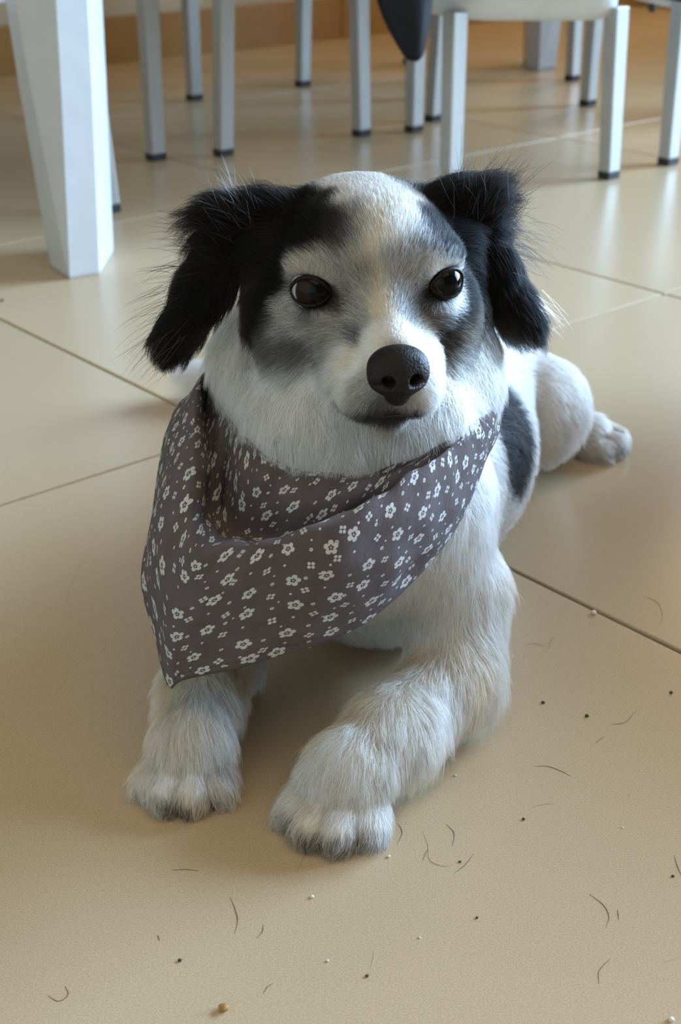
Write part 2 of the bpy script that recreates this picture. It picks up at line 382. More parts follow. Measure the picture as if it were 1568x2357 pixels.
def smin(a, b, k):
    h = np.maximum(k - np.abs(a - b), 0) / k
    return np.minimum(a, b) - h * h * k * 0.25
def smax(a, b, k): return -smin(-a, -b, k)
def union(ds, k):
    d = ds[0]
    for x in ds[1:]: d = smin(d, x, k)
    return d

EYES = [(-3.12, 3.40, 0.25), (3.12, 3.40, 0.25)]
EYE_N = [np.array((s * 0.42, 0.90, 0.04)) for s in (-1, 1)]
EYE_N = [n / np.linalg.norm(n) for n in EYE_N]
EYE_R = 1.06
def sdf_head(P):
    q = to_head(P)
    ax = np.stack([np.abs(q[:, 0]), q[:, 1], q[:, 2]], -1)
    d = ell(q, (0, -0.6, 0.35), (4.55, 4.9, 4.15))
    d = smin(d, ell(q, (0, 1.9, 0.9), (3.7, 2.6, 2.9)), 1.6)
    d = smin(d, ell(ax, (3.25, 0.9, -2.2), (2.5, 3.0, 2.8)), 1.6)
    d = smin(d, cone(q, (0, 3.0, -2.3), 2.5, (0, 6.15, -3.15), 1.75), 1.5)
    d = smin(d, cone(q, (0, 3.6, -0.55), 1.25, (0, 6.75, -1.95), 1.05), 1.0)
    d = smin(d, cone(ax, (1.25, 4.8, -3.4), 1.7, (1.1, 6.35, -3.85), 1.45), 0.6)
    d = smin(d, ell(ax, (2.65, 2.95, 1.40), (1.45, 1.15, 0.75)), 1.2)         # brow
    d = smin(d, ell(ax, (2.7, 3.3, -1.2), (1.3, 1.1, 0.7)), 0.9)            # under the eye
    jaw = cone(q, (0, 1.5, -4.0), 2.3, (0, 5.9, -4.95), 1.05)
    d = smin(d, jaw, 0.45)
    # eye openings
    for c, n in zip(EYES, EYE_N):
        n = n.astype(f32); u = np.cross(V3(0, 0, 1), n); u /= np.linalg.norm(u); w = np.cross(n, u)
        e = q - V3(*c); el = np.stack([e @ u, e @ n, e @ w], -1)
        d = smax(d, -ell(el, (0, 0.75, 0), (1.02, 1.3, 0.72)), 0.2)
    return d
def ear_chain(q, s):
    if s < 0: pts = [(-3.9, -0.6, 2.3, 1.3), (-6.2, -0.9, 1.8, 1.25), (-7.6, -0.7, -0.3, 1.05), (-9.4, -0.2, -2.8, 0.9)]
    else:     pts = [(3.9, -0.8, 2.4, 1.3), (5.7, -1.1, 2.0, 1.3), (6.7, -0.9, -0.4, 1.15), (8.6, -0.6, -3.2, 0.95)]
    fl = (1, 2.1, 1)
    return union([cone(q, a[:3], a[3], b[:3], b[3], fl) for a, b in zip(pts[:-1], pts[1:])], 0.8) * 0.6, pts
def sdf_ear(P, s):
    q = to_head(P)
    d, _ = ear_chain(q, s)
    lobe = cone(q, (s * 4.4, 0.1, 1.2), 1.1, (5.9, -0.2, -4.0) if s > 0 else (-5.2, 0.4, -3.3), 0.7 if s > 0 else 0.5)
    return smin(d, lobe, 0.8)
def sdf_neck(P):
    d = cone(P, (1.0, 67.5, 22.0), 5.4, (0.6, 67.2, 14.0), 7.0)
    d = smin(d, ell(P, (0.9, 64.3, 18.0), (5.4, 4.2, 4.0)), 2.0)
    d = smin(d, ell(P, (-3.6, 68.2, 19.6), (3.0, 3.4, 3.4)), 1.5)
    return smin(d, ell(P, (5.3, 68.2, 19.2), (3.0, 3.4, 3.4)), 1.5)
def sdf_torso(P):
    d = cone(P, (0.9, 70.0, 10.6), 6.9, (4.6, 82.0, 8.8), 7.6)
    d = smin(d, cone(P, (4.6, 82.0, 8.8), 7.6, (8.2, 97.0, 7.2), 6.6), 2.0)
    d = smin(d, ell(P, (0.4, 65.4, 12.4), (5.4, 4.4, 4.6)), 2.0)            # breast
    d = smin(d, ell(P, (2.2, 74.5, 5.4), (6.2, 7.0, 5.4)), 2.0)             # brisket on the floor
    d = smin(d, ell(P, (5.3, 67.0, 9.2), (3.0, 4.6, 5.6)), 1.5)             # left shoulder
    d = smin(d, ell(P, (-5.6, 68.0, 9.2), (3.0, 4.6, 5.6)), 1.5)            # right shoulder
    return d
LEG_L = [(6.3, 66.0, 7.2, 2.8), (6.2, 62.8, 3.4, 2.1), (2.9, 58.2, 2.9, 1.75), (0.7, 55.8, 2.6, 1.75)]
LEG_R = [(-6.4, 68.5, 6.5, 2.7), (-6.9, 66.0, 3.4, 2.1), (-7.6, 61.5, 2.9, 1.7), (-7.8, 58.8, 2.5, 1.7)]
LEG_H = [(10.5, 99.0, 7.3, 4.4), (14.7, 95.5, 6.0, 3.5), (15.4, 101.5, 3.0, 2.0), (18.2, 101.8, 2.2, 1.6)]
def chain(P, pts, k=1.2):
    return union([cone(P, a[:3], a[3], b[:3], b[3]) for a, b in zip(pts[:-1], pts[1:])], k)
def paw_frame(fwd):
    f = np.array((fwd[0], fwd[1], 0.0)); f /= np.linalg.norm(f); return f.astype(f32), np.array((f[1], -f[0], 0)).astype(f32)
PAW_L = ((-0.1, 54.6, 0.0), (-0.32, -1.0), 1.0)
PAW_R = ((-8.0, 57.3, 0.0), (-0.12, -1.0), 0.95)
PAW_H = ((20.4, 101.4, 0.0), (1.0, -0.25), 1.0)
TOES = [(-1.75, 1.1, 0.92, 0.84), (-0.62, 2.1, 0.98, 0.90), (0.62, 2.1, 0.98, 0.90), (1.75, 1.1, 0.92, 0.84)]   # side, forward, z, r
def paw_pt(paw, s, fw, z):
    c, f, k = paw; F, S = paw_frame(f); c = np.array(c, dtype=f32)
    p = c + F * fw * k + S * s * k; p[2] = z * k
    return p
def sdf_paw(P, paw):
    c, f, k = paw; F, S = paw_frame(f); q = P - V3(*c)
    l = np.stack([q @ S, q @ F, q[:, 2]], -1) / k
    d = ell(l, (0, -0.8, 1.6), (1.95, 2.1, 1.5))
    for (s, fw, z, r) in TOES:
        d = smin(d, cone(l, (s * 0.85, fw - 1.4, z + 0.35), r * 0.95, (s, fw, z), r), 0.14)
    return d * k
TAIL = [(8.5, 103.0, 8.5, 2.0), (4.0, 109.0, 4.0, 1.7), (-4.0, 112.0, 2.2, 1.6), (-12.6, 112.5, 2.0, 1.2)]
PARTS = ['head', 'ear_r', 'ear_l', 'neck', 'torso', 'leg_l', 'leg_r', 'leg_h', 'paw_l', 'paw_r', 'paw_h', 'tail']
def part_sdfs(P):
    return [sdf_head(P), sdf_ear(P, -1), sdf_ear(P, 1), sdf_neck(P), sdf_torso(P),
            chain(P, LEG_L), chain(P, LEG_R), chain(P, LEG_H, 2.0), sdf_paw(P, PAW_L), sdf_paw(P, PAW_R), sdf_paw(P, PAW_H), chain(P, TAIL)]
def dog_sdf(P, D=None):
    D = part_sdfs(P) if D is None else D
    hd, er, el_, nk, to, ll, lr, lh, pl, pr, ph, tl = D
    d = smin(hd, nk, 1.2)
    d = smin(d, er, 0.7); d = smin(d, el_, 0.7)
    d = smin(d, to, 2.2)
    d = smin(d, smin(ll, pl, 1.0), 1.0)
    d = smin(d, smin(lr, pr, 1.0), 1.0)
    d = smin(d, smin(lh, ph, 0.8), 1.2)
    d = smin(d, tl, 1.5)
    return smax(d, 0.12 - P[:, 2], 0.3)        # lies on the floor

def surface_nets(vol, org, h):
    ins = vol < 0
    nx, ny, nz = vol.shape
    c = np.zeros((nx - 1, ny - 1, nz - 1), dtype=np.uint8)
    for i in (0, 1):
        for j in (0, 1):
            for k in (0, 1):
                c += ins[i:nx - 1 + i, j:ny - 1 + j, k:nz - 1 + k]
    act = (c > 0) & (c < 8)
    I = np.argwhere(act)
    idx = -np.ones(act.shape, dtype=np.int64); idx[act] = np.arange(len(I))
    acc = np.zeros((len(I), 3)); cnt = np.zeros(len(I))
    offs = [(0, 0, 0), (1, 0, 0), (0, 1, 0), (1, 1, 0), (0, 0, 1), (1, 0, 1), (0, 1, 1), (1, 1, 1)]
    for a in range(8):
        for b in range(a + 1, 8):
            oa, ob = np.array(offs[a]), np.array(offs[b])
            if np.abs(oa - ob).sum() != 1: continue
            pa, pb = I + oa, I + ob
            va, vb = vol[pa[:, 0], pa[:, 1], pa[:, 2]], vol[pb[:, 0], pb[:, 1], pb[:, 2]]
            m = (va < 0) != (vb < 0)
            t = np.where(m, va / np.where(va == vb, 1, va - vb), 0)
            acc[m] += (pa + t[:, None] * (pb - pa))[m]; cnt[m] += 1
    verts = acc / cnt[:, None] * h + org
    faces = []
    for ax in range(3):
        o1, o2 = [(0, 1, 0), (0, 0, 1)] if ax == 0 else ([(0, 0, 1), (1, 0, 0)] if ax == 1 else [(1, 0, 0), (0, 1, 0)])
        sl0 = [slice(None)] * 3; sl1 = [slice(None)] * 3
        sl0[ax] = slice(0, -1); sl1[ax] = slice(1, None)
        s0, s1 = ins[tuple(sl0)], ins[tuple(sl1)]
        E = np.argwhere(s0 != s1)
        ok = np.all(E > 0, axis=1) | True
        o1, o2 = np.array(o1), np.array(o2)
        q = [E, E - o1, E - o1 - o2, E - o2]
        for w in q:
            ok &= np.all(w >= 0, axis=1) & np.all(w < np.array(act.shape), axis=1)
        E = E[ok]; q = [w[ok] for w in q]
        F = np.stack([idx[w[:, 0], w[:, 1], w[:, 2]] for w in q], -1)
        flip = ~s0[tuple(E.T)]
        F[flip] = F[flip][:, ::-1]
        faces.append(F)
    return verts, np.concatenate(faces)

def poly_sdf(fn, lo, hi, h, coarse=5):
    lo = np.array(lo, float); n = (np.ceil((np.array(hi) - lo) / (h * coarse)).astype(int)) + 1
    g = [lo[i] + np.arange(n[i]) * h * coarse for i in range(3)]
    C = np.stack(np.meshgrid(*g, indexing='ij'), -1).reshape(-1, 3).astype(f32)
    dc = fn(C).reshape(n)
    N_ = n * coarse
    vol = np.repeat(np.repeat(np.repeat(dc, coarse, 0), coarse, 1), coarse, 2).astype(f32)
    near = np.argwhere(np.abs(dc) < h * coarse * 2.4)
    sub = np.stack(np.meshgrid(*[np.arange(coarse)] * 3, indexing='ij'), -1).reshape(-1, 3)
    for s in range(0, len(near), 4000):
        ij = (near[s:s + 4000, None, :] * coarse + sub[None]).reshape(-1, 3)
        P = (lo + ij * h).astype(f32)
        vol[ij[:, 0], ij[:, 1], ij[:, 2]] = fn(P)
    v, F = surface_nets(vol, lo, h)
    return v, F
def grad(fn, P, e=0.05):
    g = np.zeros_like(P)
    for i in range(3):
        d = np.zeros(3, dtype=f32); d[i] = e
        g[:, i] = fn(P + d) - fn(P - d)
    return g / (np.linalg.norm(g, axis=1, keepdims=True) + 1e-9)
def np_mesh(name, v, faces, mat=None, smooth=True):
    me = bpy.data.meshes.new(name)
    k = faces.shape[1]
    me.vertices.add(len(v)); me.vertices.foreach_set('co', np.asarray(v, dtype=f32).ravel())
    me.loops.add(len(faces) * k); me.loops.foreach_set('vertex_index', faces.astype(np.int32).ravel())
    me.polygons.add(len(faces)); me.polygons.foreach_set('loop_start', np.arange(0, len(faces) * k, k, dtype=np.int32))
    me.polygons.foreach_set('use_smooth', np.full(len(faces), smooth))
    me.update(calc_edges=True); me.validate()
    if mat: me.materials.append(mat)
    return me
CM = 0.01
dog_v, dog_f = poly_sdf(dog_sdf, (-20, 47, -1.5), (27, 117, 33), 0.19)
for _ in range(2):
    g = grad(dog_sdf, dog_v.astype(f32)); dog_v = dog_v - g * np.clip(dog_sdf(dog_v.astype(f32)), -0.1, 0.1)[:, None] * 0.8
dog_n = grad(dog_sdf, dog_v.astype(f32))
DOG_AT = np.array((0.0, 66.0, 0.0))
dog = empty('dog', tuple(DOG_AT * CM))
tag(dog, 'small black and white dog lying on the floor with a bandana round its neck', 'dog')
body = bpy.data.objects.new('body', np_mesh('body', (dog_v - DOG_AT) * CM, dog_f)); COL.objects.link(body); body.parent = dog
# ---------------------------------------------------------------- bandana
def catmull(P, n, closed=False):
    """P: (k, ..., 3) control rows along axis 0 -> resampled n per span"""
    P = np.asarray(P, float); k = len(P); out = []
    for i in range(k - 1):
        p1, p2 = P[i], P[i + 1]
        p0 = P[i - 1] if i > 0 else (P[-2] if closed else 2 * p1 - p2)
        p3 = P[i + 2] if i + 2 < k else (P[1] if closed else 2 * p2 - p1)
        for s in range(n):
            t = s / n
            out.append(0.5 * ((2 * p1) + (p2 - p0) * t + (2 * p0 - 5 * p1 + 4 * p2 - p3) * t * t + (-p0 + 3 * p1 - 3 * p2 + p3) * t ** 3))
    out.append(P[-1]); return np.array(out)
def bandana_mat():
    m, nt, p = new_mat('mauve_flower_print_cotton')
    uv = N(nt, 'ShaderNodeUVMap'); uv.uv_map = 'UVMap'
    sp = N(nt, 'ShaderNodeSeparateXYZ'); L(nt, uv.outputs[0], sp.inputs[0])
    CELL = 1.62
    def cell(off, rnd):
        mp = N(nt, 'ShaderNodeVectorMath', operation='ADD'); mp.inputs[1].default_value = (off[0] * CELL, off[1] * CELL, 0)
        L(nt, uv.outputs[0], mp.inputs[0])
        v = N(nt, 'ShaderNodeTexVoronoi', voronoi_dimensions='2D', feature='F1')
        setin(v, Scale=1 / CELL, Randomness=rnd); L(nt, mp.outputs[0], v.inputs['Vector'])
        sub = N(nt, 'ShaderNodeVectorMath', operation='SUBTRACT'); L(nt, mp.outputs[0], sub.inputs[0]); L(nt, v.outputs['Position'], sub.inputs[1])
        cs = N(nt, 'ShaderNodeSeparateColor'); L(nt, v.outputs['Color'], cs.inputs[0])
        rot = N(nt, 'ShaderNodeVectorRotate', rotation_type='Z_AXIS'); L(nt, sub.outputs[0], rot.inputs['Vector'])
        L(nt, math_node(nt, 'MULTIPLY', cs.outputs[0], 6.283), rot.inputs['Angle'])
        s = N(nt, 'ShaderNodeSeparateXYZ'); L(nt, rot.outputs[0], s.inputs[0])
        ln = N(nt, 'ShaderNodeVectorMath', operation='LENGTH'); L(nt, sub.outputs[0], ln.inputs[0])
        return s.outputs[0], s.outputs[1], ln.outputs['Value'], cs.outputs[1]
    def less(a, b, soft=0.02):      # 1 where a < b
        d = math_node(nt, 'SUBTRACT', b, a)
        return math_node(nt, 'MULTIPLY_ADD', d, 1.0 / soft, 0.5)
    def clamp(x):
        n = N(nt, 'ShaderNodeClamp'); L(nt, x, n.inputs[0]); return n.outputs[0]
    # five-petalled flowers
    x, y, r, rn = cell((0, 0), 0.46)
    th = math_node(nt, 'ARCTAN2', y, x)
    pet = math_node(nt, 'ABSOLUTE', math_node(nt, 'COSINE', math_node(nt, 'MULTIPLY', th, 2.5)))
    R = math_node(nt, 'MULTIPLY_ADD', math_node(nt, 'POWER', pet, 0.45), 0.20, 0.135)
    fl = clamp(less(r, R))
    ctr = clamp(math_node(nt, 'MULTIPLY', less(r, math_node(nt, 'MULTIPLY_ADD', pet, 0.055, 0.085)), math_node(nt, 'MULTIPLY_ADD', clamp(less(r, 0.045)), -1.0, 1.0)))
    flower = clamp(math_node(nt, 'SUBTRACT', fl, ctr))
    # four-dot sprigs
    x, y, r, rn = cell((0.52, 0.5), 0.44)
    ax = math_node(nt, 'SUBTRACT', math_node(nt, 'ABSOLUTE', x), 0.088); ay = math_node(nt, 'SUBTRACT', math_node(nt, 'ABSOLUTE', y), 0.088)
    rr = math_node(nt, 'SQRT', math_node(nt, 'ADD', math_node(nt, 'MULTIPLY', ax, ax), math_node(nt, 'MULTIPLY', ay, ay)))
    sprig = clamp(less(rr, 0.076))
    # small rings and specks
    x, y, r, rn = cell((0.5, 0.02), 0.40)
    ring = clamp(math_node(nt, 'MULTIPLY', clamp(less(r, 0.088)), math_node(nt, 'MULTIPLY_ADD', clamp(less(r, 0.026)), -1.0, 1.0)))
    x, y, r, rn = cell((0.03, 0.5), 0.45)
    speck = clamp(math_node(nt, 'MULTIPLY', clamp(less(r, 0.062)), 1.0))
    x, y, r, rn = cell((0.27, 0.76), 0.4)
    speck2 = clamp(math_node(nt, 'MULTIPLY', clamp(less(r, 0.042)), less(rn, 0.5)))
    pr = flower
    for s in (sprig, ring, speck, speck2): pr = math_node(nt, 'MAXIMUM', pr, s)
    nz = N(nt, 'ShaderNodeTexNoise', noise_dimensions='2D'); setin(nz, Scale=34.0, Detail=3.0, Roughness=0.7); L(nt, uv.outputs[0], nz.inputs['Vector'])
    nz2 = N(nt, 'ShaderNodeTexNoise', noise_dimensions='2D'); setin(nz2, Scale=0.9, Detail=4.0); L(nt, uv.outputs[0], nz2.inputs['Vector'])
    base = ramp(nt, nz.outputs[0], [(0.25, (0.086, 0.066, 0.068)), (0.75, (0.160, 0.124, 0.128))])
    base = mixcol(nt, 1.0, base, ramp(nt, nz2.outputs[0], [(0.3, (0.90, 0.88, 0.88)), (0.7, (1.08, 1.08, 1.10))]), 'MULTIPLY')
    # hem stitching: dashes a little inside the edge (v = distance to the hem in cm)
    dv = math_node(nt, 'ABSOLUTE', math_node(nt, 'SUBTRACT', sp.outputs[1], 0.62))
    dash = math_node(nt, 'FRACT', math_node(nt, 'MULTIPLY', sp.outputs[0], 3.3))
    st = clamp(math_node(nt, 'MULTIPLY', clamp(less(dv, 0.035)), clamp(less(dash, 0.62, 0.1))))
    base = mixcol(nt, math_node(nt, 'MULTIPLY', st, 0.75), base, (0.025, 0.02, 0.022, 1))
    worn = ramp(nt, nz.outputs[0], [(0.2, (0.45, 0.44, 0.44)), (0.5, (0.74, 0.73, 0.72))])
    L(nt, mixcol(nt, pr, base, worn), p.inputs['Base Color'])
    setin(p, Roughness=0.92)
    p.inputs['Specular IOR Level'].default_value = 0.15
    p.inputs['Sheen Weight'].default_value = 0.12
    # gauze-like weave
    w1 = N(nt, 'ShaderNodeTexWave', bands_direction='X'); setin(w1, Scale=9.0, Distortion=1.5); L(nt, uv.outputs[0], w1.inputs['Vector'])
    w2 = N(nt, 'ShaderNodeTexWave', bands_direction='Y'); setin(w2, Scale=9.0, Distortion=1.5); L(nt, uv.outputs[0], w2.inputs['Vector'])
    hgt = math_node(nt, 'ADD', math_node(nt, 'ADD', w1.outputs[1], w2.outputs[1]), math_node(nt, 'MULTIPLY', nz.outputs[0], 3.0))
    nz3 = N(nt, 'ShaderNodeTexNoise', noise_dimensions='2D'); setin(nz3, Scale=3.2, Detail=3.0, Distortion=0.8); L(nt, uv.outputs[0], nz3.inputs['Vector'])
    hgt = math_node(nt, 'ADD', hgt, math_node(nt, 'MULTIPLY', nz3.outputs[0], 9.0))
    hgt = math_node(nt, 'SUBTRACT', hgt, math_node(nt, 'MULTIPLY', st, 4.0))
    b = N(nt, 'ShaderNodeBump'); setin(b, Strength=0.6, Distance=0.0006)
    L(nt, hgt, b.inputs['Height']); L(nt, b.outputs[0], p.inputs['Normal'])
    return m
M['bandana'] = bandana_mat()
NB, NR = 18, 12
ctl = np.array(BANDANA)                                  # rows x cols x 3
nrow = ctl.shape[0]
back = []
for (x, y, z) in ((-4.6, 73.2, 18.6), (-2.0, 74.6, 19.3), (1.0, 75.2, 19.6), (3.6, 74.6, 19.2), (6.2, 73.2, 18.2)):
    cdir = np.array((x - 0.9, y - 68.5)); cdir /= np.linalg.norm(cdir)
    colp = []
    for r in range(nrow):
        t = r / (nrow - 1)
        o = 0.5 * math.sin(math.pi * t) + (0.35 if r >= 3 else 0.0)
        colp.append((x + cdir[0] * o, y + cdir[1] * o, z + 1.1 - 2.4 * t))
    back.append(colp)
back = np.array(back).transpose(1, 0, 2)
loop = np.concatenate([back[:, 2:3][:, ::-1], back[:, :2][:, ::-1], ctl, back[:, 3:][:, ::-1], back[:, 2:3]], axis=1)
g1 = catmull(loop.transpose(1, 0, 2), NB, closed=True)   # along the neck
g2 = catmull(g1.transpose(1, 0, 2), NR).transpose(1, 0, 2)   # neck edge -> hem : cols x rows x 3
nc, nr = g2.shape[:2]
# wrinkles along the surface
rng = np.random.default_rng(5)
du = np.gradient(g2, axis=0); dv_ = np.gradient(g2, axis=1)
nn = np.cross(du, dv_); nn /= np.linalg.norm(nn, axis=-1, keepdims=True) + 1e-9
ulen = np.concatenate([np.zeros((1, nr)), np.cumsum(np.linalg.norm(np.diff(g2, axis=0), axis=-1), 0)], 0)
vlen = np.linalg.norm(np.diff(g2, axis=1), axis=-1); vlen = np.concatenate([np.cumsum(vlen[:, ::-1], 1)[:, ::-1], np.zeros((nc, 1))], 1)
wr_ = np.zeros((nc, nr))
um = np.repeat(ulen.mean(1, keepdims=True), nr, 1)
for k in range(26):
    a = rng.uniform(0, math.pi); fq = rng.uniform(0.7, 3.2); ph = rng.uniform(0, 6.28)
    wr_ += np.sin(fq * (um * math.cos(a) + vlen * math.sin(a)) + ph + 0.6 * np.sin(0.5 * um + k)) * (0.030 / fq ** 0.6)
wr_ += 0.16 * np.sin(1.1 * um + 0.25 * vlen) * np.clip((vlen - 0.5) / 4, 0, 1) * np.exp(-((um - um[nc // 2]) / 16) ** 2) * 0.6
bp = (g2 + nn * wr_[..., None] * np.clip(vlen / 0.8, 0.15, 1)[..., None]).reshape(-1, 3).astype(f32)
for _ in range(4):                                        # keep the cloth outside the dog
    d = dog_sdf(bp); gap = 0.42
    m_ = d < gap
    if m_.any(): bp[m_] += grad(dog_sdf, bp[m_]) * np.clip(gap - d[m_], 0, 1.5)[:, None]
bp[:, 2] = np.maximum(bp[:, 2], 0.3)
bp3 = bp.reshape(nc, nr, 3).astype(float)
for _ in range(1):
    bp3[1:-1, 1:-1] = bp3[1:-1, 1:-1] * 0.6 + 0.1 * (bp3[:-2, 1:-1] + bp3[2:, 1:-1] + bp3[1:-1, :-2] + bp3[1:-1, 2:])
bp = bp3.reshape(-1, 3)
ii, jj = np.meshgrid(np.arange(nc - 1), np.arange(nr - 1), indexing='ij')
a_ = (ii * nr + jj).ravel()
b_faces = np.stack([a_, a_ + nr, a_ + nr + 1, a_ + 1], -1)
BAND_AT = np.array((0.9, 66.0, 0.0))
bandana = empty('bandana', tuple(BAND_AT * CM))
tag(bandana, 'mauve grey cotton bandana with small white flower print tied round the dog neck', 'bandana')
bme = np_mesh('cloth', (bp - BAND_AT) * CM, b_faces, M['bandana'])
uvl = bme.uv_layers.new(name='UVMap')
li = np.zeros(len(bme.loops), dtype=np.int32); bme.loops.foreach_get('vertex_index', li)
# straighten the print: u measured from the middle of the cloth
u0 = ulen - ulen[nc // 2][None]
UV = np.stack([um - um[nc // 2], vlen], -1).reshape(-1, 2)
uvl.data.foreach_set('uv', UV[li].astype(f32).ravel())
cloth = bpy.data.objects.new('cloth', bme); COL.objects.link(cloth); cloth.parent = bandana
sm = cloth.modifiers.new('thickness', 'SOLIDIFY'); sm.thickness = 0.0007; sm.offset = 0.0
# knot behind the neck with its two short ends
def blob_tube(name, pts, rads, mat, parent, flat=0.45, seg=14):
    pts = [np.array(p, float) for p in pts]; rings = []
    for i, p in enumerate(pts):
        t = pts[min(i + 1, len(pts) - 1)] - pts[max(i - 1, 0)]; t /= np.linalg.norm(t)
        u = np.cross(t, (0.2, 0.1, 1.0)); u /= np.linalg.norm(u); w = np.cross(t, u)
        rings.append([Vector(((p + rads[i] * (math.cos(2 * math.pi * k / seg) * u + flat * math.sin(2 * math.pi * k / seg) * w)) * CM).tolist()) for k in range(seg)])
    o = loft(name, rings, mat, parent); o.data.polygons.foreach_set('use_smooth', [True] * len(o.data.polygons)); return o
blob_tube('knot', [(0.0, 77.2, 21.6), (0.4, 77.5, 21.5), (1.0, 77.7, 21.3), (1.6, 77.5, 21.1), (2.0, 77.2, 21.0)], [0.4, 1.0, 1.15, 1.0, 0.4], M['bandana'], bandana, 0.8)
blob_tube('tie_end', [(1.6, 77.4, 21.0), (2.8, 78.6, 20.0), (3.8, 79.4, 18.6), (4.4, 79.8, 17.2)], [0.6, 1.0, 1.1, 0.2], M['bandana'], bandana, 0.15)
blob_tube('tie_end', [(0.4, 77.4, 21.2), (-0.9, 78.6, 20.4), (-1.9, 79.0, 19.2), (-2.5, 79.2, 17.8)], [0.6, 1.0, 1.0, 0.2], M['bandana'], bandana, 0.15)
# ---------------------------------------------------------------- nose, eyes, claws, mouth
M['nose'] = simple_mat('dark_nose_leather', (0.013, 0.0095, 0.0085), 0.45, 0.25, 900, 0.6, spec=0.2)
M['lid'] = simple_mat('dark_eyelid_skin', (0.010, 0.008, 0.007), 0.5, 0.2, 500, 0.3, spec=0.15)
M['claw'] = simple_mat('dark_claw_horn', (0.020, 0.018, 0.017), 0.35, 0.2, 200)
M['lip'] = simple_mat('dark_lip_skin', (0.018, 0.014, 0.013), 0.5, 0.2, 500, 0.3)
NOSE_C = (0.0, 7.80, -2.35)
def sdf_nose(P):
    q = to_head(P) - V3(*NOSE_C); ax = np.stack([np.abs(q[:, 0]), q[:, 1], q[:, 2]], -1)
    d = ell(q, (0, 0.05, 0.20), (1.36, 0.95, 0.86))
    d = smin(d, ell(ax, (0.72, 0.28, -0.25), (0.74, 0.70, 0.85)), 0.35)     # nostril wings
    d = smin(d, cone(q, (0, 0.40, -0.5), 0.82, (0, 0.12, -1.25), 0.60), 0.5)
    d = smax(d, -cone(ax, (0.70, 1.30, -0.48), 0.36, (0.56, 0.66, -0.25), 0.27), 0.14)
    d = smax(d, -cone(ax, (0.85, 1.00, -0.58), 0.17, (1.45, 0.60, -0.62), 0.13), 0.14)
    d = smax(d, -cone(q, (0, 1.08, -0.35), 0.055, (0, 0.78, -1.5), 0.07), 0.12)
    return d
nv, nf = poly_sdf(sdf_nose, tuple(from_head(np.array(NOSE_C)) - 3), tuple(from_head(np.array(NOSE_C)) + 3), 0.055, 6)
for _ in range(2): nv = nv - grad(sdf_nose, nv.astype(f32)) * np.clip(sdf_nose(nv.astype(f32)), -.03, .03)[:, None]
nose = bpy.data.objects.new('nose', np_mesh('nose', (nv - DOG_AT) * CM, nf, M['nose'])); COL.objects.link(nose); nose.parent = dog

def eye_mat(look):
    m, nt, p = new_mat('dark_brown_eye')
    tc = N(nt, 'ShaderNodeTexCoord')
    dt = N(nt, 'ShaderNodeVectorMath', operation='DOT_PRODUCT'); dt.inputs[1].default_value = tuple(look)
    nm = N(nt, 'ShaderNodeVectorMath', operation='NORMALIZE'); L(nt, tc.outputs['Object'], nm.inputs[0])
    L(nt, nm.outputs[0], dt.inputs[0])
    nz = N(nt, 'ShaderNodeTexNoise'); setin(nz, Scale=700.0, Detail=3.0); L(nt, tc.outputs['Object'], nz.inputs['Vector'])
    a = math_node(nt, 'MULTIPLY_ADD', nz.outputs[0], 0.02, dt.outputs['Value'])
    c = ramp(nt, a, [(0.26, (0.36, 0.33, 0.32)), (0.32, (0.03, 0.018, 0.013)), (0.42, (0.012, 0.006, 0.004)), (0.82, (0.018, 0.008, 0.005)), (0.90, (0.003, 0.003, 0.003))])
    L(nt, c, p.inputs['Base Color']); setin(p, Roughness=0.16)
    setin(p, Roughness=0.04)
    p.inputs['Specular IOR Level'].default_value = 0.12
    return m
HM = np.stack([HX, HY, HZ], 1)      # head -> world
LOOK = HM @ np.array((0.22, 0.97, 0.05)); LOOK /= np.linalg.norm(LOOK)
M['eye'] = eye_mat(LOOK)
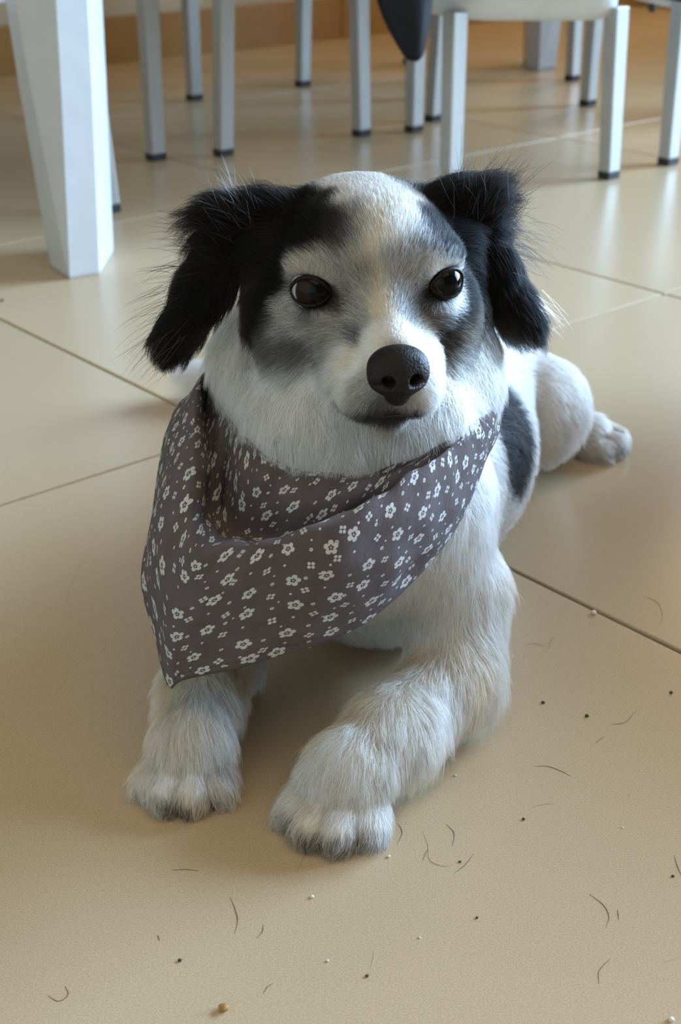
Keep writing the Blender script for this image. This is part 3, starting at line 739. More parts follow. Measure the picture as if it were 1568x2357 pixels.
for c, n in zip(EYES, EYE_N):
    w = from_head(np.array(c))
    bm = bmesh.new(); bmesh.ops.create_uvsphere(bm, u_segments=48, v_segments=32, radius=EYE_R * CM)
    lk = Vector(LOOK.tolist())
    for v in bm.verts:                                  # cornea bulge
        k = v.co.normalized().dot(lk)
        if k > 0.6: v.co += lk * (0.09 * CM) * ((k - 0.6) / 0.4) ** 1.0
    e = bm_obj('eyeball', bm, M['eye'], dog, True); e.location = Vector(((w - DOG_AT) * CM).tolist())
    # lid rim: an almond of dark skin hugging the eyeball
    n_ = n; u = np.cross((0, 0, 1), n_); u /= np.linalg.norm(u); wv = np.cross(n_, u)
    s = 1 if c[0] > 0 else -1
    rings = []; K_ = 56
    for k in range(K_):
        t = 2 * math.pi * k / K_
        x = 0.97 * math.cos(t); y = (0.77 if math.sin(t) > 0 else 0.66) * math.sin(t) * (1 - 0.22 * abs(math.cos(t)) ** 3)
        inner = -s * x * (1 if u[0] > 0 else -1)            # >0 towards the nose
        if inner > 0.5: x *= 1 + 0.14 * (inner - 0.5); y -= 0.04 * (inner - 0.5)
        p0 = np.array(c) + u * x + wv * y
        dirv = u * x + wv * y + n_ * math.sqrt(max(0.05, 1.15 ** 2 - x * x - y * y))
        p0 = np.array(c) + dirv / np.linalg.norm(dirv) * (EYE_R + 0.02)
        rad = 0.095 + 0.03 * max(0.0, math.sin(t))
        tang = -u * math.sin(t) * 0.97 + wv * math.cos(t) * 0.66; tang /= np.linalg.norm(tang)
        o1 = dirv / np.linalg.norm(dirv); o2 = np.cross(tang, o1)
        rings.append([Vector(((from_head(p0 + rad * (math.cos(a) * o1 * 0.8 + math.sin(a) * o2))) * CM).tolist()) for a in np.linspace(0, 2 * math.pi, 9)[:-1]])
    rings.append(rings[0])
    o = loft('eyelid', rings, M['lid'], dog, cap=False); o.data.polygons.foreach_set('use_smooth', [True] * len(o.data.polygons))
# mouth line
def mouth_pt(x):
    y = 7.30 - 0.20 * x * x; z = -5.15 - 0.02 * x * x - 0.18 * math.cos(x * 1.3) * 0
    return (x, y, z)
def project_to(fn, p, off=0.0):
    p = np.array([p], dtype=f32)
    for _ in range(6): p = p - grad(fn, p) * (fn(p) - off)[:, None]
    return p[0]
mp = [project_to(dog_sdf, from_head(np.array(mouth_pt(x))), 0.05) for x in np.linspace(-2.5, 2.5, 21)]
blob_tube('mouth', mp, [0.02 + 0.06 * math.sin(math.pi * i / 20) for i in range(21)], M['lip'], dog, 1.0, 8)
# claws
def claw(base, tip, r):
    base, tip = np.array(base, float), np.array(tip, float)
    pts = [base + (tip - base) * t + np.array((0, 0, 0.18 * math.sin(math.pi * t))) for t in np.linspace(0, 1, 6)]
    blob_tube('claw', pts, [r * k for k in (1, .98, .9, .75, .5, .08)], M['claw'], dog, 0.8, 10)
for paw in (PAW_L, PAW_R, PAW_H):
    k = paw[2]
    for (s, fw, z, r) in TOES:
        claw(paw_pt(paw, s * 1.02, fw + r * 0.80, z * 0.72), paw_pt(paw, s * 1.06, fw + r * 0.80 + 0.42, 0.20), 0.17 * k)
# ---------------------------------------------------------------- coat colour and fur
TONE = {'K': (0.006, 0.0055, 0.006), 'k': (0.022, 0.021, 0.022), 'g': (0.110, 0.108, 0.110), 'G': (0.38, 0.37, 0.355), 'W': (0.92, 0.905, 0.88),
        'w': (0.86, 0.79, 0.66), 'C': (0.82, 0.73, 0.58), 'c': (0.48, 0.44, 0.38), 'B': (0.055, 0.042, 0.032)}
cs = [s.split(',') for s in COAT.split()]
coat_p = np.array([[float(x) for x in s[1:]] for s in cs], dtype=f32); coat_c = np.array([TONE[s[0]] for s in cs], dtype=f32)
def vnoise(P, scale, seed=0):
    r = np.random.default_rng(seed); out = np.zeros(len(P))
    for k in range(9):
        d = r.normal(size=3); d /= np.linalg.norm(d); fq = scale * r.uniform(0.6, 1.9)
        d2 = r.normal(size=3)
        out += np.sin(P @ (d * fq).astype(f32) + r.uniform(0, 6.28) + 1.3 * np.sin(P @ (d2 * fq * 0.5).astype(f32)))
    return out / 4.0
def coat(P, W):
    """coat colour at root points P (world cm); W: part weights"""
    n = len(P); q = to_head(P)
    col = np.empty((n, 3), dtype=f32)
    for s in range(0, n, 20000):
        d2 = ((q[s:s + 20000, None, :] - coat_p[None]) ** 2).sum(-1)
        w = np.exp(-(d2 - d2.min(1, keepdims=True)) / (2 * 0.36 ** 2)); col[s:s + 20000] = (w @ coat_c) / w.sum(1, keepdims=True)
    white = np.array(TONE['W'], dtype=f32); cream = np.array((0.80, 0.66, 0.47), dtype=f32)
    nz = vnoise(P, 0.9, 3)
    bodyc = white[None] * np.ones((n, 1), dtype=f32)
    legw = W[:, 5] + W[:, 6] + 0.2 * W[:, 7] + W[:, 8] + W[:, 9] + W[:, 10]
    f = np.clip(0.45 + 0.50 * nz, 0, 1) * np.clip(legw, 0, 1)
    bodyc = bodyc * (1 - f[:, None]) + cream * f[:, None]
    hp = (W[:, 10] * 0.6)[:, None]; bodyc = bodyc * (1 - hp) + np.array((0.42, 0.32, 0.21), dtype=f32) * hp
    # dark patch on the left flank
    e = (P - V3(10.6, 77.2, 11.5)) / V3(3.2, 3.7, 5.2)
    k = np.clip((1.0 + 0.12 * vnoise(P, 1.6, 5) - np.sqrt((e ** 2).sum(-1))) / 0.25, 0, 1)[:, None]
    bodyc = bodyc * (1 - k) + np.array(TONE['k'], dtype=f32) * k
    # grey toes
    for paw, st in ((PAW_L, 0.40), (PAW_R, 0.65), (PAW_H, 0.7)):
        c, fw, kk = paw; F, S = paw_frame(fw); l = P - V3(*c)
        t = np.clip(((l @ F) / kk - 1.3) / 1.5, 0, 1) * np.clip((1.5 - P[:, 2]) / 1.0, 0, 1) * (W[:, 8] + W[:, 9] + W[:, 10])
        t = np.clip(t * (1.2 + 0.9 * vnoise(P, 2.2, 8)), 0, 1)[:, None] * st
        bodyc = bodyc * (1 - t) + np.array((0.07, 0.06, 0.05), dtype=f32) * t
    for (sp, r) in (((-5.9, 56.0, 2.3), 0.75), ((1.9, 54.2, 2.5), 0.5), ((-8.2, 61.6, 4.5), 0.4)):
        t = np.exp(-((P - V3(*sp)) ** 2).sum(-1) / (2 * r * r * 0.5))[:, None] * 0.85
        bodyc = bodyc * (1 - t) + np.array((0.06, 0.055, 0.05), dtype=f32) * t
    earw = (W[:, 1] + W[:, 2])[:, None]
    earc = np.array(TONE['K'], dtype=f32) * (1 + 0.6 * np.clip(vnoise(P, 1.2, 9), 0, 1))[:, None]
    lob = np.exp(-(((q - V3(-5.6, 0.3, -1.6)) / V3(0.9, 1.4, 1.5)) ** 2).sum(-1))[:, None]
    earc = earc * (1 - lob) + np.array((0.10, 0.088, 0.075), dtype=f32) * lob
    hw = W[:, 0:1]
    # dark skin and lashes round the eyes, running towards the nose at the inner corner
    for c, nrm in zip(EYES, EYE_N):
        nrm = nrm.astype(f32); u = np.cross(V3(0, 0, 1), nrm); u /= np.linalg.norm(u); w = np.cross(nrm, u)
        e = q - V3(*c); inner = -np.sign(c[0]) * np.sign(u[0])
        ex, ey_ = (e @ u) * inner, e @ w
        rr = np.sqrt((ex / np.where(ex > 0, 1.22, 1.02)) ** 2 + ((ey_ + 0.22 * np.clip(ex, 0, 2)) / 0.74) ** 2)
        t = np.where(e @ nrm > -0.8, np.clip((1.36 - rr) / 0.30, 0, 1), 0)[:, None] * 0.85
        col = col * (1 - t) + np.array((0.016, 0.012, 0.010), dtype=f32) * t
    # the nape and jaw follow the head's markings, the throat below is white
    hw = hw + W[:, 3:4] * np.clip((q[:, 2:3] + 4.2) / 1.4, 0, 1)
    bw = 1 - hw - earw
    # the throat is white, the nape follows the head
    return np.clip(col * hw + earc * earw + bodyc * bw, 0.004, 0.95).astype(f32)
def weights(D, sig=0.45):
    D = np.stack(D, -1); D = D - D.min(1, keepdims=True); w = np.exp(-D / sig); return (w / w.sum(1, keepdims=True)).astype(f32)
def unit(v): return v / (np.linalg.norm(v, axis=-1, keepdims=True) + 1e-9)
def chain_dir(P, pts):
    best = np.full(len(P), 1e9, dtype=f32); out = np.zeros_like(P)
    par = np.zeros(len(P), dtype=f32)
    for i, (a, b) in enumerate(zip(pts[:-1], pts[1:])):
        A, B = V3(*a[:3]), V3(*b[:3]); ab = B - A; t = np.clip(((P - A) @ ab) / (ab @ ab), 0, 1)
        d = np.linalg.norm(P - A - t[:, None] * ab, axis=1); m = d < best
        best[m] = d[m]; out[m] = ab / np.linalg.norm(ab); par[m] = (i + t[m]) / (len(pts) - 1)
    return out, par

# body skin takes the coat colour
bv = dog_v.astype(f32)
vc = coat(bv, weights(part_sdfs(bv)))
at = body.data.color_attributes.new('coat', 'FLOAT_COLOR', 'POINT')
at.data.foreach_set('color', np.concatenate([vc * 0.85, np.ones((len(vc), 1))], 1).astype(f32).ravel())
m, nt, p = new_mat('undercoat')
an = N(nt, 'ShaderNodeAttribute'); an.attribute_name = 'coat'
nz = N(nt, 'ShaderNodeTexNoise'); setin(nz, Scale=900.0, Detail=2.0)
L(nt, mixcol(nt, 1.0, an.outputs['Color'], ramp(nt, nz.outputs[0], [(0.3, (0.7, 0.7, 0.7)), (0.7, (1, 1, 1))]), 'MULTIPLY'), p.inputs['Base Color'])
setin(p, Roughness=0.9); p.inputs['Specular IOR Level'].default_value = 0.1
body.data.materials.append(m)

def scatter(count, seed=1):
    r = np.random.default_rng(seed)
    tri = np.concatenate([dog_f[:, [0, 1, 2]], dog_f[:, [0, 2, 3]]])
    A, B, C_ = dog_v[tri[:, 0]], dog_v[tri[:, 1]], dog_v[tri[:, 2]]
    ctr = ((A + B + C_) / 3).astype(f32)
    ar = np.linalg.norm(np.cross(B - A, C_ - A), axis=1) / 2
    hq = to_head(ctr)
    dens = np.where(np.linalg.norm(hq, axis=1) < 12, 2.6, 1.0)                    # head denser
    dens *= np.where((ctr[:, 1] > 86), 0.55, 1.0) * np.where(ctr[:, 2] < 0.35, 0.15, 1.0)
    pr = ar * dens; pr /= pr.sum()
    t = r.choice(len(tri), size=count, p=pr)
    u, v = r.random(count), r.random(count); fl = u + v > 1; u[fl], v[fl] = 1 - u[fl], 1 - v[fl]
    P = A[t] + u[:, None] * (B - A)[t] + v[:, None] * (C_ - A)[t]
    Na, Nb, Nc = dog_n[tri[t, 0]], dog_n[tri[t, 1]], dog_n[tri[t, 2]]
    Nv = Na + u[:, None] * (Nb - Na) + v[:, None] * (Nc - Na); Nv /= np.linalg.norm(Nv, axis=1, keepdims=True) + 1e-9
    return P.astype(f32), Nv.astype(f32)
NPT = 6
def groom(P, Nn, seed=2):
    r = np.random.default_rng(seed); n = len(P)
    D = part_sdfs(P); W = weights(D)
    q = to_head(P)
    keep = np.ones(n, bool)
    # flow ------------------------------------------------------------
    flow = np.zeros((n, 3), dtype=f32); length = np.zeros(n, dtype=f32); lift = np.zeros(n, dtype=f32)
    def add(i, dvec, ln, lf):
        global_w = W[:, i]
        flow[:] += unit(dvec) * global_w[:, None]; length[:] += global_w * ln; lift[:] += global_w * lf
    hl = q - V3(0, 8.6, -1.6)
    hd = unit(hl)
    side = np.clip((-q[:, 2] - 0.8) / 2.5, 0, 1) * np.clip((4.5 - q[:, 1]) / 3, 0, 1)
    hd[:, 2] -= 0.55 * side; hd[:, 0] += 0.25 * np.sign(q[:, 0]) * side
    hdw = hd[:, 0:1] * HX + hd[:, 1:2] * HY + hd[:, 2:3] * HZ
    dn = np.linalg.norm(hl, axis=1)
    hlen = np.clip(0.28 + 0.085 * (dn - 1.0), 0.28, 0.85) + 0.75 * np.clip((-q[:, 2] - 2.0) / 3, 0, 1) * np.clip((3.5 - q[:, 1]) / 3, 0, 1)
    add(0, hdw, hlen, 0.24 + 0.0 * dn)
    for i, s in ((1, -1), (2, 1)):
        _, pts = ear_chain(q[:1], s)
        cd, par = chain_dir(q, pts)
        out = np.zeros_like(q); out[:, 0] = s; out[:, 2] = 0.15 - 0.5 * par
        topw = np.clip((q[:, 2] - 2.2) / 1.2, 0, 1) * np.clip((0.75 - par) / 0.3, 0, 1)
        e = cd * (0.9 + 0.3 * par[:, None]) + out * (0.55 * (1 - par))[:, None] + topw[:, None] * V3(s * 0.5, -0.1, 1.1)
        ew = e[:, 0:1] * HX + e[:, 1:2] * HY + e[:, 2:3] * HZ
        outer = np.clip((np.sign(s) * Nn @ HX) , 0, 1)
        add(i, ew, 1.5 + 0.9 * topw + 0.6 * outer * (1 - par) , 0.30 + 0.30 * topw + 0.14 * outer)
    nd = np.zeros((n, 3), dtype=f32); nd[:] = (0, -0.25, -1); nd[:, 0] += 0.05 * (P[:, 0] - 0.9)
    add(3, nd, 1.7, 0.30)
    td = np.zeros((n, 3), dtype=f32); td[:] = (0.24, 0.80, -0.55)
    fr = np.clip((68 - P[:, 1]) / 4, 0, 1)[:, None]
    td = td * (1 - fr) + np.array((0.1, 0.0, -1.0), dtype=f32) * fr
    add(4, td, 1.35, 0.34)
    for i, pts, ln in ((5, LEG_L, 1.8), (6, LEG_R, 1.6), (7, LEG_H, 1.3)):
        cd, par = chain_dir(P, pts); cd = cd * 0.7; cd[:, 2] -= 0.8
        if i == 5: cd[:, 0] += 0.30; cd[:, 1] -= 0.1
        add(i, cd, ln, 0.46)
    for i, paw in ((8, PAW_L), (9, PAW_R), (10, PAW_H)):
        F, S = paw_frame(paw[1]); dd = np.zeros((n, 3), dtype=f32) + F; dd[:, 2] -= 0.55
        lat = ((P - V3(*paw[0])) @ S)[:, None] * S * 0.22
        tip = np.clip(((P - V3(*paw[0])) @ F) / paw[2] / 2.4, 0, 1); add(i, dd + lat, 1.5 - 0.7 * tip, 0.42 - 0.10 * tip)
    cd, _ = chain_dir(P, TAIL); add(11, cd, 2.0, 0.5)
    # whorls and irregularity
    nz3 = np.stack([vnoise(P, 0.8, 21), vnoise(P, 0.8, 22), vnoise(P, 0.8, 23)], -1).astype(f32)
    hw = W[:, 0]
    flow += nz3 * (0.24 - 0.13 * hw + 0.14 * W[:, 3])[:, None]
    # eyes: bare opening, lashes radiate away from it
    for c, nrm in zip(EYES, EYE_N):
        nrm = nrm.astype(f32); u = np.cross(V3(0, 0, 1), nrm); u /= np.linalg.norm(u); w = np.cross(nrm, u)
        e = q - V3(*c); ex, ey_, en = e @ u, e @ w, e @ nrm
        rr = np.sqrt((ex / 1.04) ** 2 + (ey_ / np.where(ey_ > 0, 0.84, 0.76)) ** 2)
        near = (en > -0.6) & (rr < 2.2)
        keep &= ~((en > -0.4) & (rr < 1.02))
        aw = (ex[:, None] * u + ey_[:, None] * w); aw = unit(aw); aww = aw[:, 0:1] * HX + aw[:, 1:2] * HY + aw[:, 2:3] * HZ
        k = np.where(near, np.clip((2.0 - rr) / 0.8, 0, 1), 0)[:, None]
        flow = flow * (1 - 0.8 * k) + aww * k * 0.9
        length = length * (1 - 0.45 * k[:, 0])
    dnz = sdf_nose(P); keep &= dnz > 0.03
    length *= np.clip(0.45 + 0.5 * dnz, 0.45, 1)
    # tangent
    flow -= (flow * Nn).sum(1, keepdims=True) * Nn; T_ = unit(flow)
    length *= r.normal(1.0, 0.16, n).clip(0.5, 1.5)
    keep &= ~((P[:, 2] < 0.2))
    P, Nn, T_, length, lift, W = P[keep], Nn[keep], T_[keep], length[keep], lift[keep], W[keep]
    return P, Nn, T_, length, lift, W
def strands(P, Nn, T_, length, lift, W, seed=3, clump=0.68, cell=0.34):
    r = np.random.default_rng(seed); n = len(P)
    s = np.linspace(0, 1, NPT, dtype=f32)[None, :, None]
    j = r.normal(size=(n, 3)).astype(f32); j -= (j * Nn).sum(1, keepdims=True) * Nn
    T2_ = unit(T_ + j * (0.16 + 0.22 * W[:, 3:4] + 0.06 * W[:, 4:5]))
    lf = (lift * r.uniform(0.7, 1.35, n))[:, None, None].astype(f32)
    Ln = length[:, None, None]
    g = np.zeros((n, 1, 3), dtype=f32); g[..., 2] = -0.16
    X = P[:, None] + Ln * (T2_[:, None] * (s * (1 - 0.25 * lf) + 0.12 * lf * s * s) + Nn[:, None] * (lf * (s * 1.25 - 0.62 * s * s) + 0.02) + g * s * s)
    # clumping towards guide strands
    # broad tufts on the body and legs first, then fine locks
    keyb = np.floor((P + r.normal(0, 0.12, (n, 3))) / 0.85).astype(np.int64)
    _, gb, nb = np.unique(keyb[:, 0] * 4000000 + keyb[:, 1] * 2000 + keyb[:, 2], return_index=True, return_inverse=True)
    legw = np.clip(W[:, 5] + W[:, 6] + W[:, 7] + 0.8 * (W[:, 8] + W[:, 9] + W[:, 10]) + 0.5 * W[:, 4] + 0.25 * W[:, 3] + 0.8 * (W[:, 1] + W[:, 2]), 0, 1)
    kb = (0.42 * legw * r.uniform(0.4, 1.2, n)).astype(f32)[:, None, None] * s ** 1.5
    X = X * (1 - kb) + (X[gb[nb]] + (P[:, None] - P[gb[nb]][:, None]) * (1 - 0.6 * s)) * kb
    cl = 0.36 - 0.16 * (W[:, 0] > 0.5)
    key = np.floor((P + r.normal(0, 0.07, (n, 3))) / cl[:, None]).astype(np.int64)
    _, gi, near = np.unique(key[:, 0] * 4000000 + key[:, 1] * 2000 + key[:, 2] + (W[:, 0] > 0.5) * 77777777777, return_index=True, return_inverse=True)
    tgt = X[gi[near]]
    prm = np.minimum(0.95, clump * r.uniform(0.6, 1.35, n)).astype(f32) * (1 - 0.4 * W[:, 0])
    k = (prm[:, None, None] * s ** 1.3)
    off = P[:, None] - P[gi[near]][:, None]
    X = X * (1 - k) + (tgt + off * (1 - 0.75 * s)) * k
    # curl and stray
    w1 = r.normal(size=(n, 1, 3)).astype(f32) * (0.045 * Ln); X += w1 * s * np.sin(s * 4 + r.uniform(0, 6, (n, 1, 1)).astype(f32))
    X[..., 2] = np.maximum(X[..., 2], 0.04)
    return X
def curves_obj(name, X, colors, rad, mat, parent):
    n, k = X.shape[:2]
    cd = bpy.data.hair_curves.new(name)
    cd.add_curves([k] * n)
    cd.attributes['position'].data.foreach_set('vector', ((X - DOG_AT) * CM).astype(f32).ravel())
    ra = cd.attributes.get('radius') or cd.attributes.new('radius', 'FLOAT', 'POINT')
    prof = np.array([1.0, 1.0, 0.9, 0.75, 0.5, 0.15], dtype=f32) if k == 6 else np.linspace(1, 0.2, k).astype(f32)
    ra.data.foreach_set('value', ((rad[:, None] if hasattr(rad, '__len__') else rad) * np.ones((n, 1), dtype=f32) * prof[None] * CM).astype(f32).ravel())
    ca = cd.attributes.new('coat', 'FLOAT_COLOR', 'POINT')
    cc = np.ones((n, k, 4), dtype=f32); cc[..., :3] = colors[:, None, :] if colors.ndim == 2 else colors
    ca.data.foreach_set('color', cc.ravel())
    cd.materials.append(mat)
    o = bpy.data.objects.new(name, cd); COL.objects.link(o); o.parent = parent
    return o
def hair_mat():
    m = bpy.data.materials.new('dog_hair'); m.use_nodes = True; nt = m.node_tree
    nt.nodes.remove(nt.nodes['Principled BSDF'])
    an = N(nt, 'ShaderNodeAttribute'); an.attribute_name = 'coat'
    h = N(nt, 'ShaderNodeBsdfHairPrincipled')
    h.parametrization = 'COLOR'
    L(nt, an.outputs['Color'], h.inputs['Color'])
    h.inputs['Roughness'].default_value = 0.5; h.inputs['Radial Roughness'].default_value = 0.75
    h.inputs['Coat'].default_value = 0.0; h.inputs['IOR'].default_value = 1.25
    df = N(nt, 'ShaderNodeBsdfDiffuse'); L(nt, an.outputs['Color'], df.inputs['Color'])
    mx = N(nt, 'ShaderNodeMixShader'); mx.inputs[0].default_value = 0.42
    L(nt, h.outputs[0], mx.inputs[1]); L(nt, df.outputs[0], mx.inputs[2])
    L(nt, mx.outputs[0], nt.nodes['Material Output'].inputs['Surface'])
    return m
M['hair'] = hair_mat()

def fur_layer():
    r = np.random.default_rng(11)
    P, Nn = scatter(int(560000 * FUR))
    P, Nn, T_, ln, lf, W = groom(P, Nn)
    # cloth presses the coat flat: strands may not pass through the bandana
    bvh = BVHTree.FromPolygons(bp.tolist(), b_faces.tolist())
    zone = (P[:, 1] < 80) & (P[:, 2] < 23) & (P[:, 2] > 3) & (W[:, 0] < 0.9)
    tipd = unit(T_ * 0.8 + Nn * 0.5)
    kill = np.zeros(len(P), bool)
    for i in np.nonzero(zone)[0]:
        o_ = Vector(P[i].tolist())
        h1 = bvh.ray_cast(o_, Vector(tipd[i].tolist()), 3.0)
        if h1[0] is not None and h1[3] < ln[i] * 1.1:
            ln[i] = h1[3] * 0.8
        h2 = bvh.ray_cast(o_, Vector(Nn[i].tolist()), 2.2)
        if h2[0] is not None:
            lf[i] *= min(1.0, h2[3] / 1.0)
            if h2[3] < 0.22: kill[i] = True
    ln = np.maximum(ln, 0.12)
    k = ~kill
    P, Nn, T_, ln, lf, W = P[k], Nn[k], T_[k], ln[k], lf[k], W[k]
    X = strands(P, Nn, T_, ln, lf, W)
    n = len(P)
    c = coat((X[:, 3] + 0.10 * r.normal(size=(n, 3))).astype(f32), W)
    # salt and pepper
    lum = c.mean(1); mid = np.clip(1 - np.abs(lum - 0.25) / 0.25, 0, 1)
    f = np.exp(r.normal(0, 0.18, n) + r.normal(0, 0.75, n) * mid)[:, None]
    pale = np.clip((lum - 0.45) / 0.2, 0, 1)
    lock = 1 - pale * np.clip(0.04 + 0.16 * vnoise(P, 3.2, 31) + 0.10 * vnoise(P, 7.0, 32), 0, 0.5)      # slightly greyer locks in the white coat
    f = f * lock[:, None]
    c = np.clip(c * f, 0.006, 0.92).astype(f32)
    rad = (0.0070 - 0.0022 * W[:, 0]).astype(f32) * r.uniform(0.8, 1.25, n).astype(f32)
    return curves_obj('fur', X, c, rad, M['hair'], dog)
fur = fur_layer(); fur['kind'] = 'stuff'

# whiskers and the long wispy ear fringe
def long_hairs(name, items, col, rad, seed):
    r = np.random.default_rng(seed); X = []; C_ = []
    for (root, dirv, ln, drop, cnt, spread, colr) in items:
        for _ in range(cnt):
            p = from_head(np.array(root) + r.normal(0, spread[0], 3)); d = np.array(dirv) + r.normal(0, spread[1], 3); d /= np.linalg.norm(d)
            d = HM @ d; l_ = ln * r.uniform(0.6, 1.15); t = np.linspace(0, 1, 6)[:, None]
            X.append(p + d * l_ * t + np.array((0, 0, -drop * l_)) * t ** 2 + r.normal(0, 0.05 * l_, 3) * t * (1 - t) * 2); C_.append(np.clip(np.array(colr) * r.uniform(0.7, 1.2), 0, .95))
    return curves_obj(name, np.array(X, dtype=f32), np.array(C_, dtype=f32), rad, M['hair'], dog)
WH = (0.9, 0.88, 0.85)
wk = []
for s in (-1, 1):
    for (x, y, z) in ((1.7, 6.4, -3.2), (2.0, 5.8, -3.5), (1.9, 6.0, -4.0), (2.1, 5.4, -4.1), (1.7, 6.3, -4.4)):
        wk.append(((s * x, y, z), (s * 0.9, 0.05, -0.15 - 0.1 * abs(z + 3)), 3.4 if s > 0 else 2.0, 0.30, 2, (0.1, 0.14), WH))
long_hairs('whiskers', wk, None, 0.0075, 4)
BK = (0.012, 0.010, 0.010); BR = (0.09, 0.05, 0.035)
fr = []
fr.append(((-9.5, 0.0, -2.5), (-1.0, 0.1, -0.75), 2.7, 0.1, 45, (0.45, 0.16), BR))
fr.append(((-8.5, -0.4, -0.9), (-1.0, 0.0, -0.25), 2.6, 0.15, 55, (0.6, 0.18), BK))
fr.append(((-7.9, -0.6, 0.3), (-1.0, 0.0, 0.05), 2.6, 0.2, 50, (0.6, 0.2), BK))
fr.append(((-7.2, -0.6, 2.0), (-0.9, 0.1, 0.45), 2.6, 0.2, 150, (0.6, 0.22), BK))
fr.append(((-6.0, -0.6, 2.7), (-0.5, 0.1, 0.9), 2.2, 0.2, 150, (0.6, 0.25), (0.04, 0.04, 0.045)))
fr.append(((6.6, -0.9, 2.6), (0.5, 0.1, 0.95), 2.8, 0.2, 330, (0.6, 0.25), BK))
fr.append(((5.4, -0.9, 2.9), (0.1, 0.1, 1.0), 2.3, 0.1, 150, (0.6, 0.25), BK))
fr.append(((7.7, -0.9, 0.9), (0.9, 0.0, -0.3), 2.4, 0.3, 110, (0.6, 0.2), BK))
fr.append(((9.2, -0.7, -2.2), (0.8, 0.1, -0.8), 2.4, 0.0, 26, (0.4, 0.14), (0.75, 0.68, 0.64)))
long_hairs('ear_fringe', fr, None, 0.0075, 6)
SHED = [([(10.44, 59.05), (11.19, 59.01), (11.79, 58.63), (12.32, 58.17)], 0, "long smooth dark hair arching on the tile beside the dog's left elbow"),
    ([(15.31, 62.9), (16.13, 63.11), (16.99, 64.35)], 0, 'bent dark hair on the tile between two grit specks and the grout line'),
    ([(14.07, 61.09), (14.72, 61.78)], 0, 'short straight dark hair beside the bent hair near the elbow'),
    ([(7.73, 64.35), (8.05, 63.45), (8.46, 62.85)], 0, "dark hair curling out from under the dog's left elbow"),
    ([(2.91, 54.32), (3.1, 53.58), (2.8, 52.66)], 0, "kinked dark hair touching the fur of the dog's left forepaw"),
    ([(5.35, 54.25), (5.7, 53.55), (5.55, 52.5)], 0, 'curved dark hair on the tile beside the left forepaw'),
    ([(5.47, 50.58), (6.05, 51.17), (6.56, 52.02)], 0, 'wavy dark hair beside a grit speck in front of the left forepaw'),
    ([(4.13, 53.65), (4.34, 52.66), (4.38, 51.54), (4.98, 51.1), (5.52, 51.23)], 1, 'long tangled pale hair lying in front of the left forepaw'),
    ([(4.01, 51.48), (4.19, 52.02), (4.34, 52.34)], 0, 'short dark hair crossing the tangled pale hair'),
    ([(11.78, 49.16), (12.32, 48.38), (12.43, 47.61), (12.15, 46.93)], 0, 'long dark hook-shaped hair out on the open tile'),
    ([(12.02, 45.02), (11.41, 44.3), (11.26, 43.54)], 0, 'dark hair bowed like a bracket on the open tile'),
    ([(16.39, 51.86), (16.38, 51.07), (16.41, 50.46)], 0, 'thick short dark curved hair far out beside the dog'),
    ([(12.92, 48.12), (12.86, 47.44)], 0, 'tiny wavy dark hair next to the long hook-shaped hair'),
    ([(20.2, 77.41), (20.8, 76.44), (20.75, 74.89), (20.36, 73.86)], 0, 'faint dark hair curving along the grout line beside the dog'),
    ([(12.87, 70.8), (13.08, 71.71), (13.54, 72.43)], 0, 'short dark curved hair below the grout line beside the elbow'),
    ([(11.35, 71.3), (12.05, 71.5), (12.81, 71.15)], 1, 'faint pale hair joined to the short curved hair by the elbow'),
    ([(-5.21, 48.96), (-4.9, 48.09), (-4.75, 47.38), (-4.83, 46.55)], 0, 'long wavy dark hair in the shadow ahead of the left forepaw'),
    ([(-3.81, 46.28), (-3.57, 46.69), (-3.56, 47.16)], 0, 'short curved dark hair beside a wavy hair ahead of the forepaws'),
    ([(-3.34, 42.97), (-3.17, 43.36), (-2.95, 43.56)], 0, 'short slanting dark hair near the toasted crumb'),
    ([(-12.63, 42.87), (-12.1, 42.55), (-11.76, 42.92), (-11.98, 43.41)], 0, 'dark hair curled into an open loop on the tile'),
    ([(-8.2, 50.79), (-7.56, 50.86), (-6.85, 50.76)], 0, "nearly straight dark hair on the tile between the two forepaws' shadows"),
    ([(-2.12, 50.67), (-1.89, 51.54), (-1.69, 51.99)], 1, 'fine pale hair sticking out from under the left forepaw toes'),
    ([(-8.33, 46.49), (-8.2, 46.11)], 0, 'tiny dark hair fragment ahead of the right forepaw'),
    ([(14.23, 44.74), (14.72, 44.94), (15.21, 45.15)], 1, 'wavy pale hair on the tile beyond the bracket-shaped hair'),
    ([(1.36, 44.48), (1.47, 45.0), (1.5, 45.47)], 1, 'faint straight pale hair on the open tile ahead of the left forepaw'),
    ([(9.77, 55.53), (10.48, 55.81), (11.16, 55.88)], 1, 'faint pale hair bowed on the tile near the long arching hair'),
    ([(-14.85, 70.45), (-14.58, 71.1), (-14.88, 72.33)], 1, 'faint pale hooked hair on the tile beside the right forepaw'),
    ([(-17.31, 74.78), (-18.1, 77.59), (-18.05, 80.56), (-17.8, 84.38)], 1, 'long faint pale hair beside the bandana on the tile'),
    ([(15.08, 56.74), (15.1, 56.49), (15.68, 57.69)], 1, 'small pale V-shaped hair on the tile beyond the left elbow')]
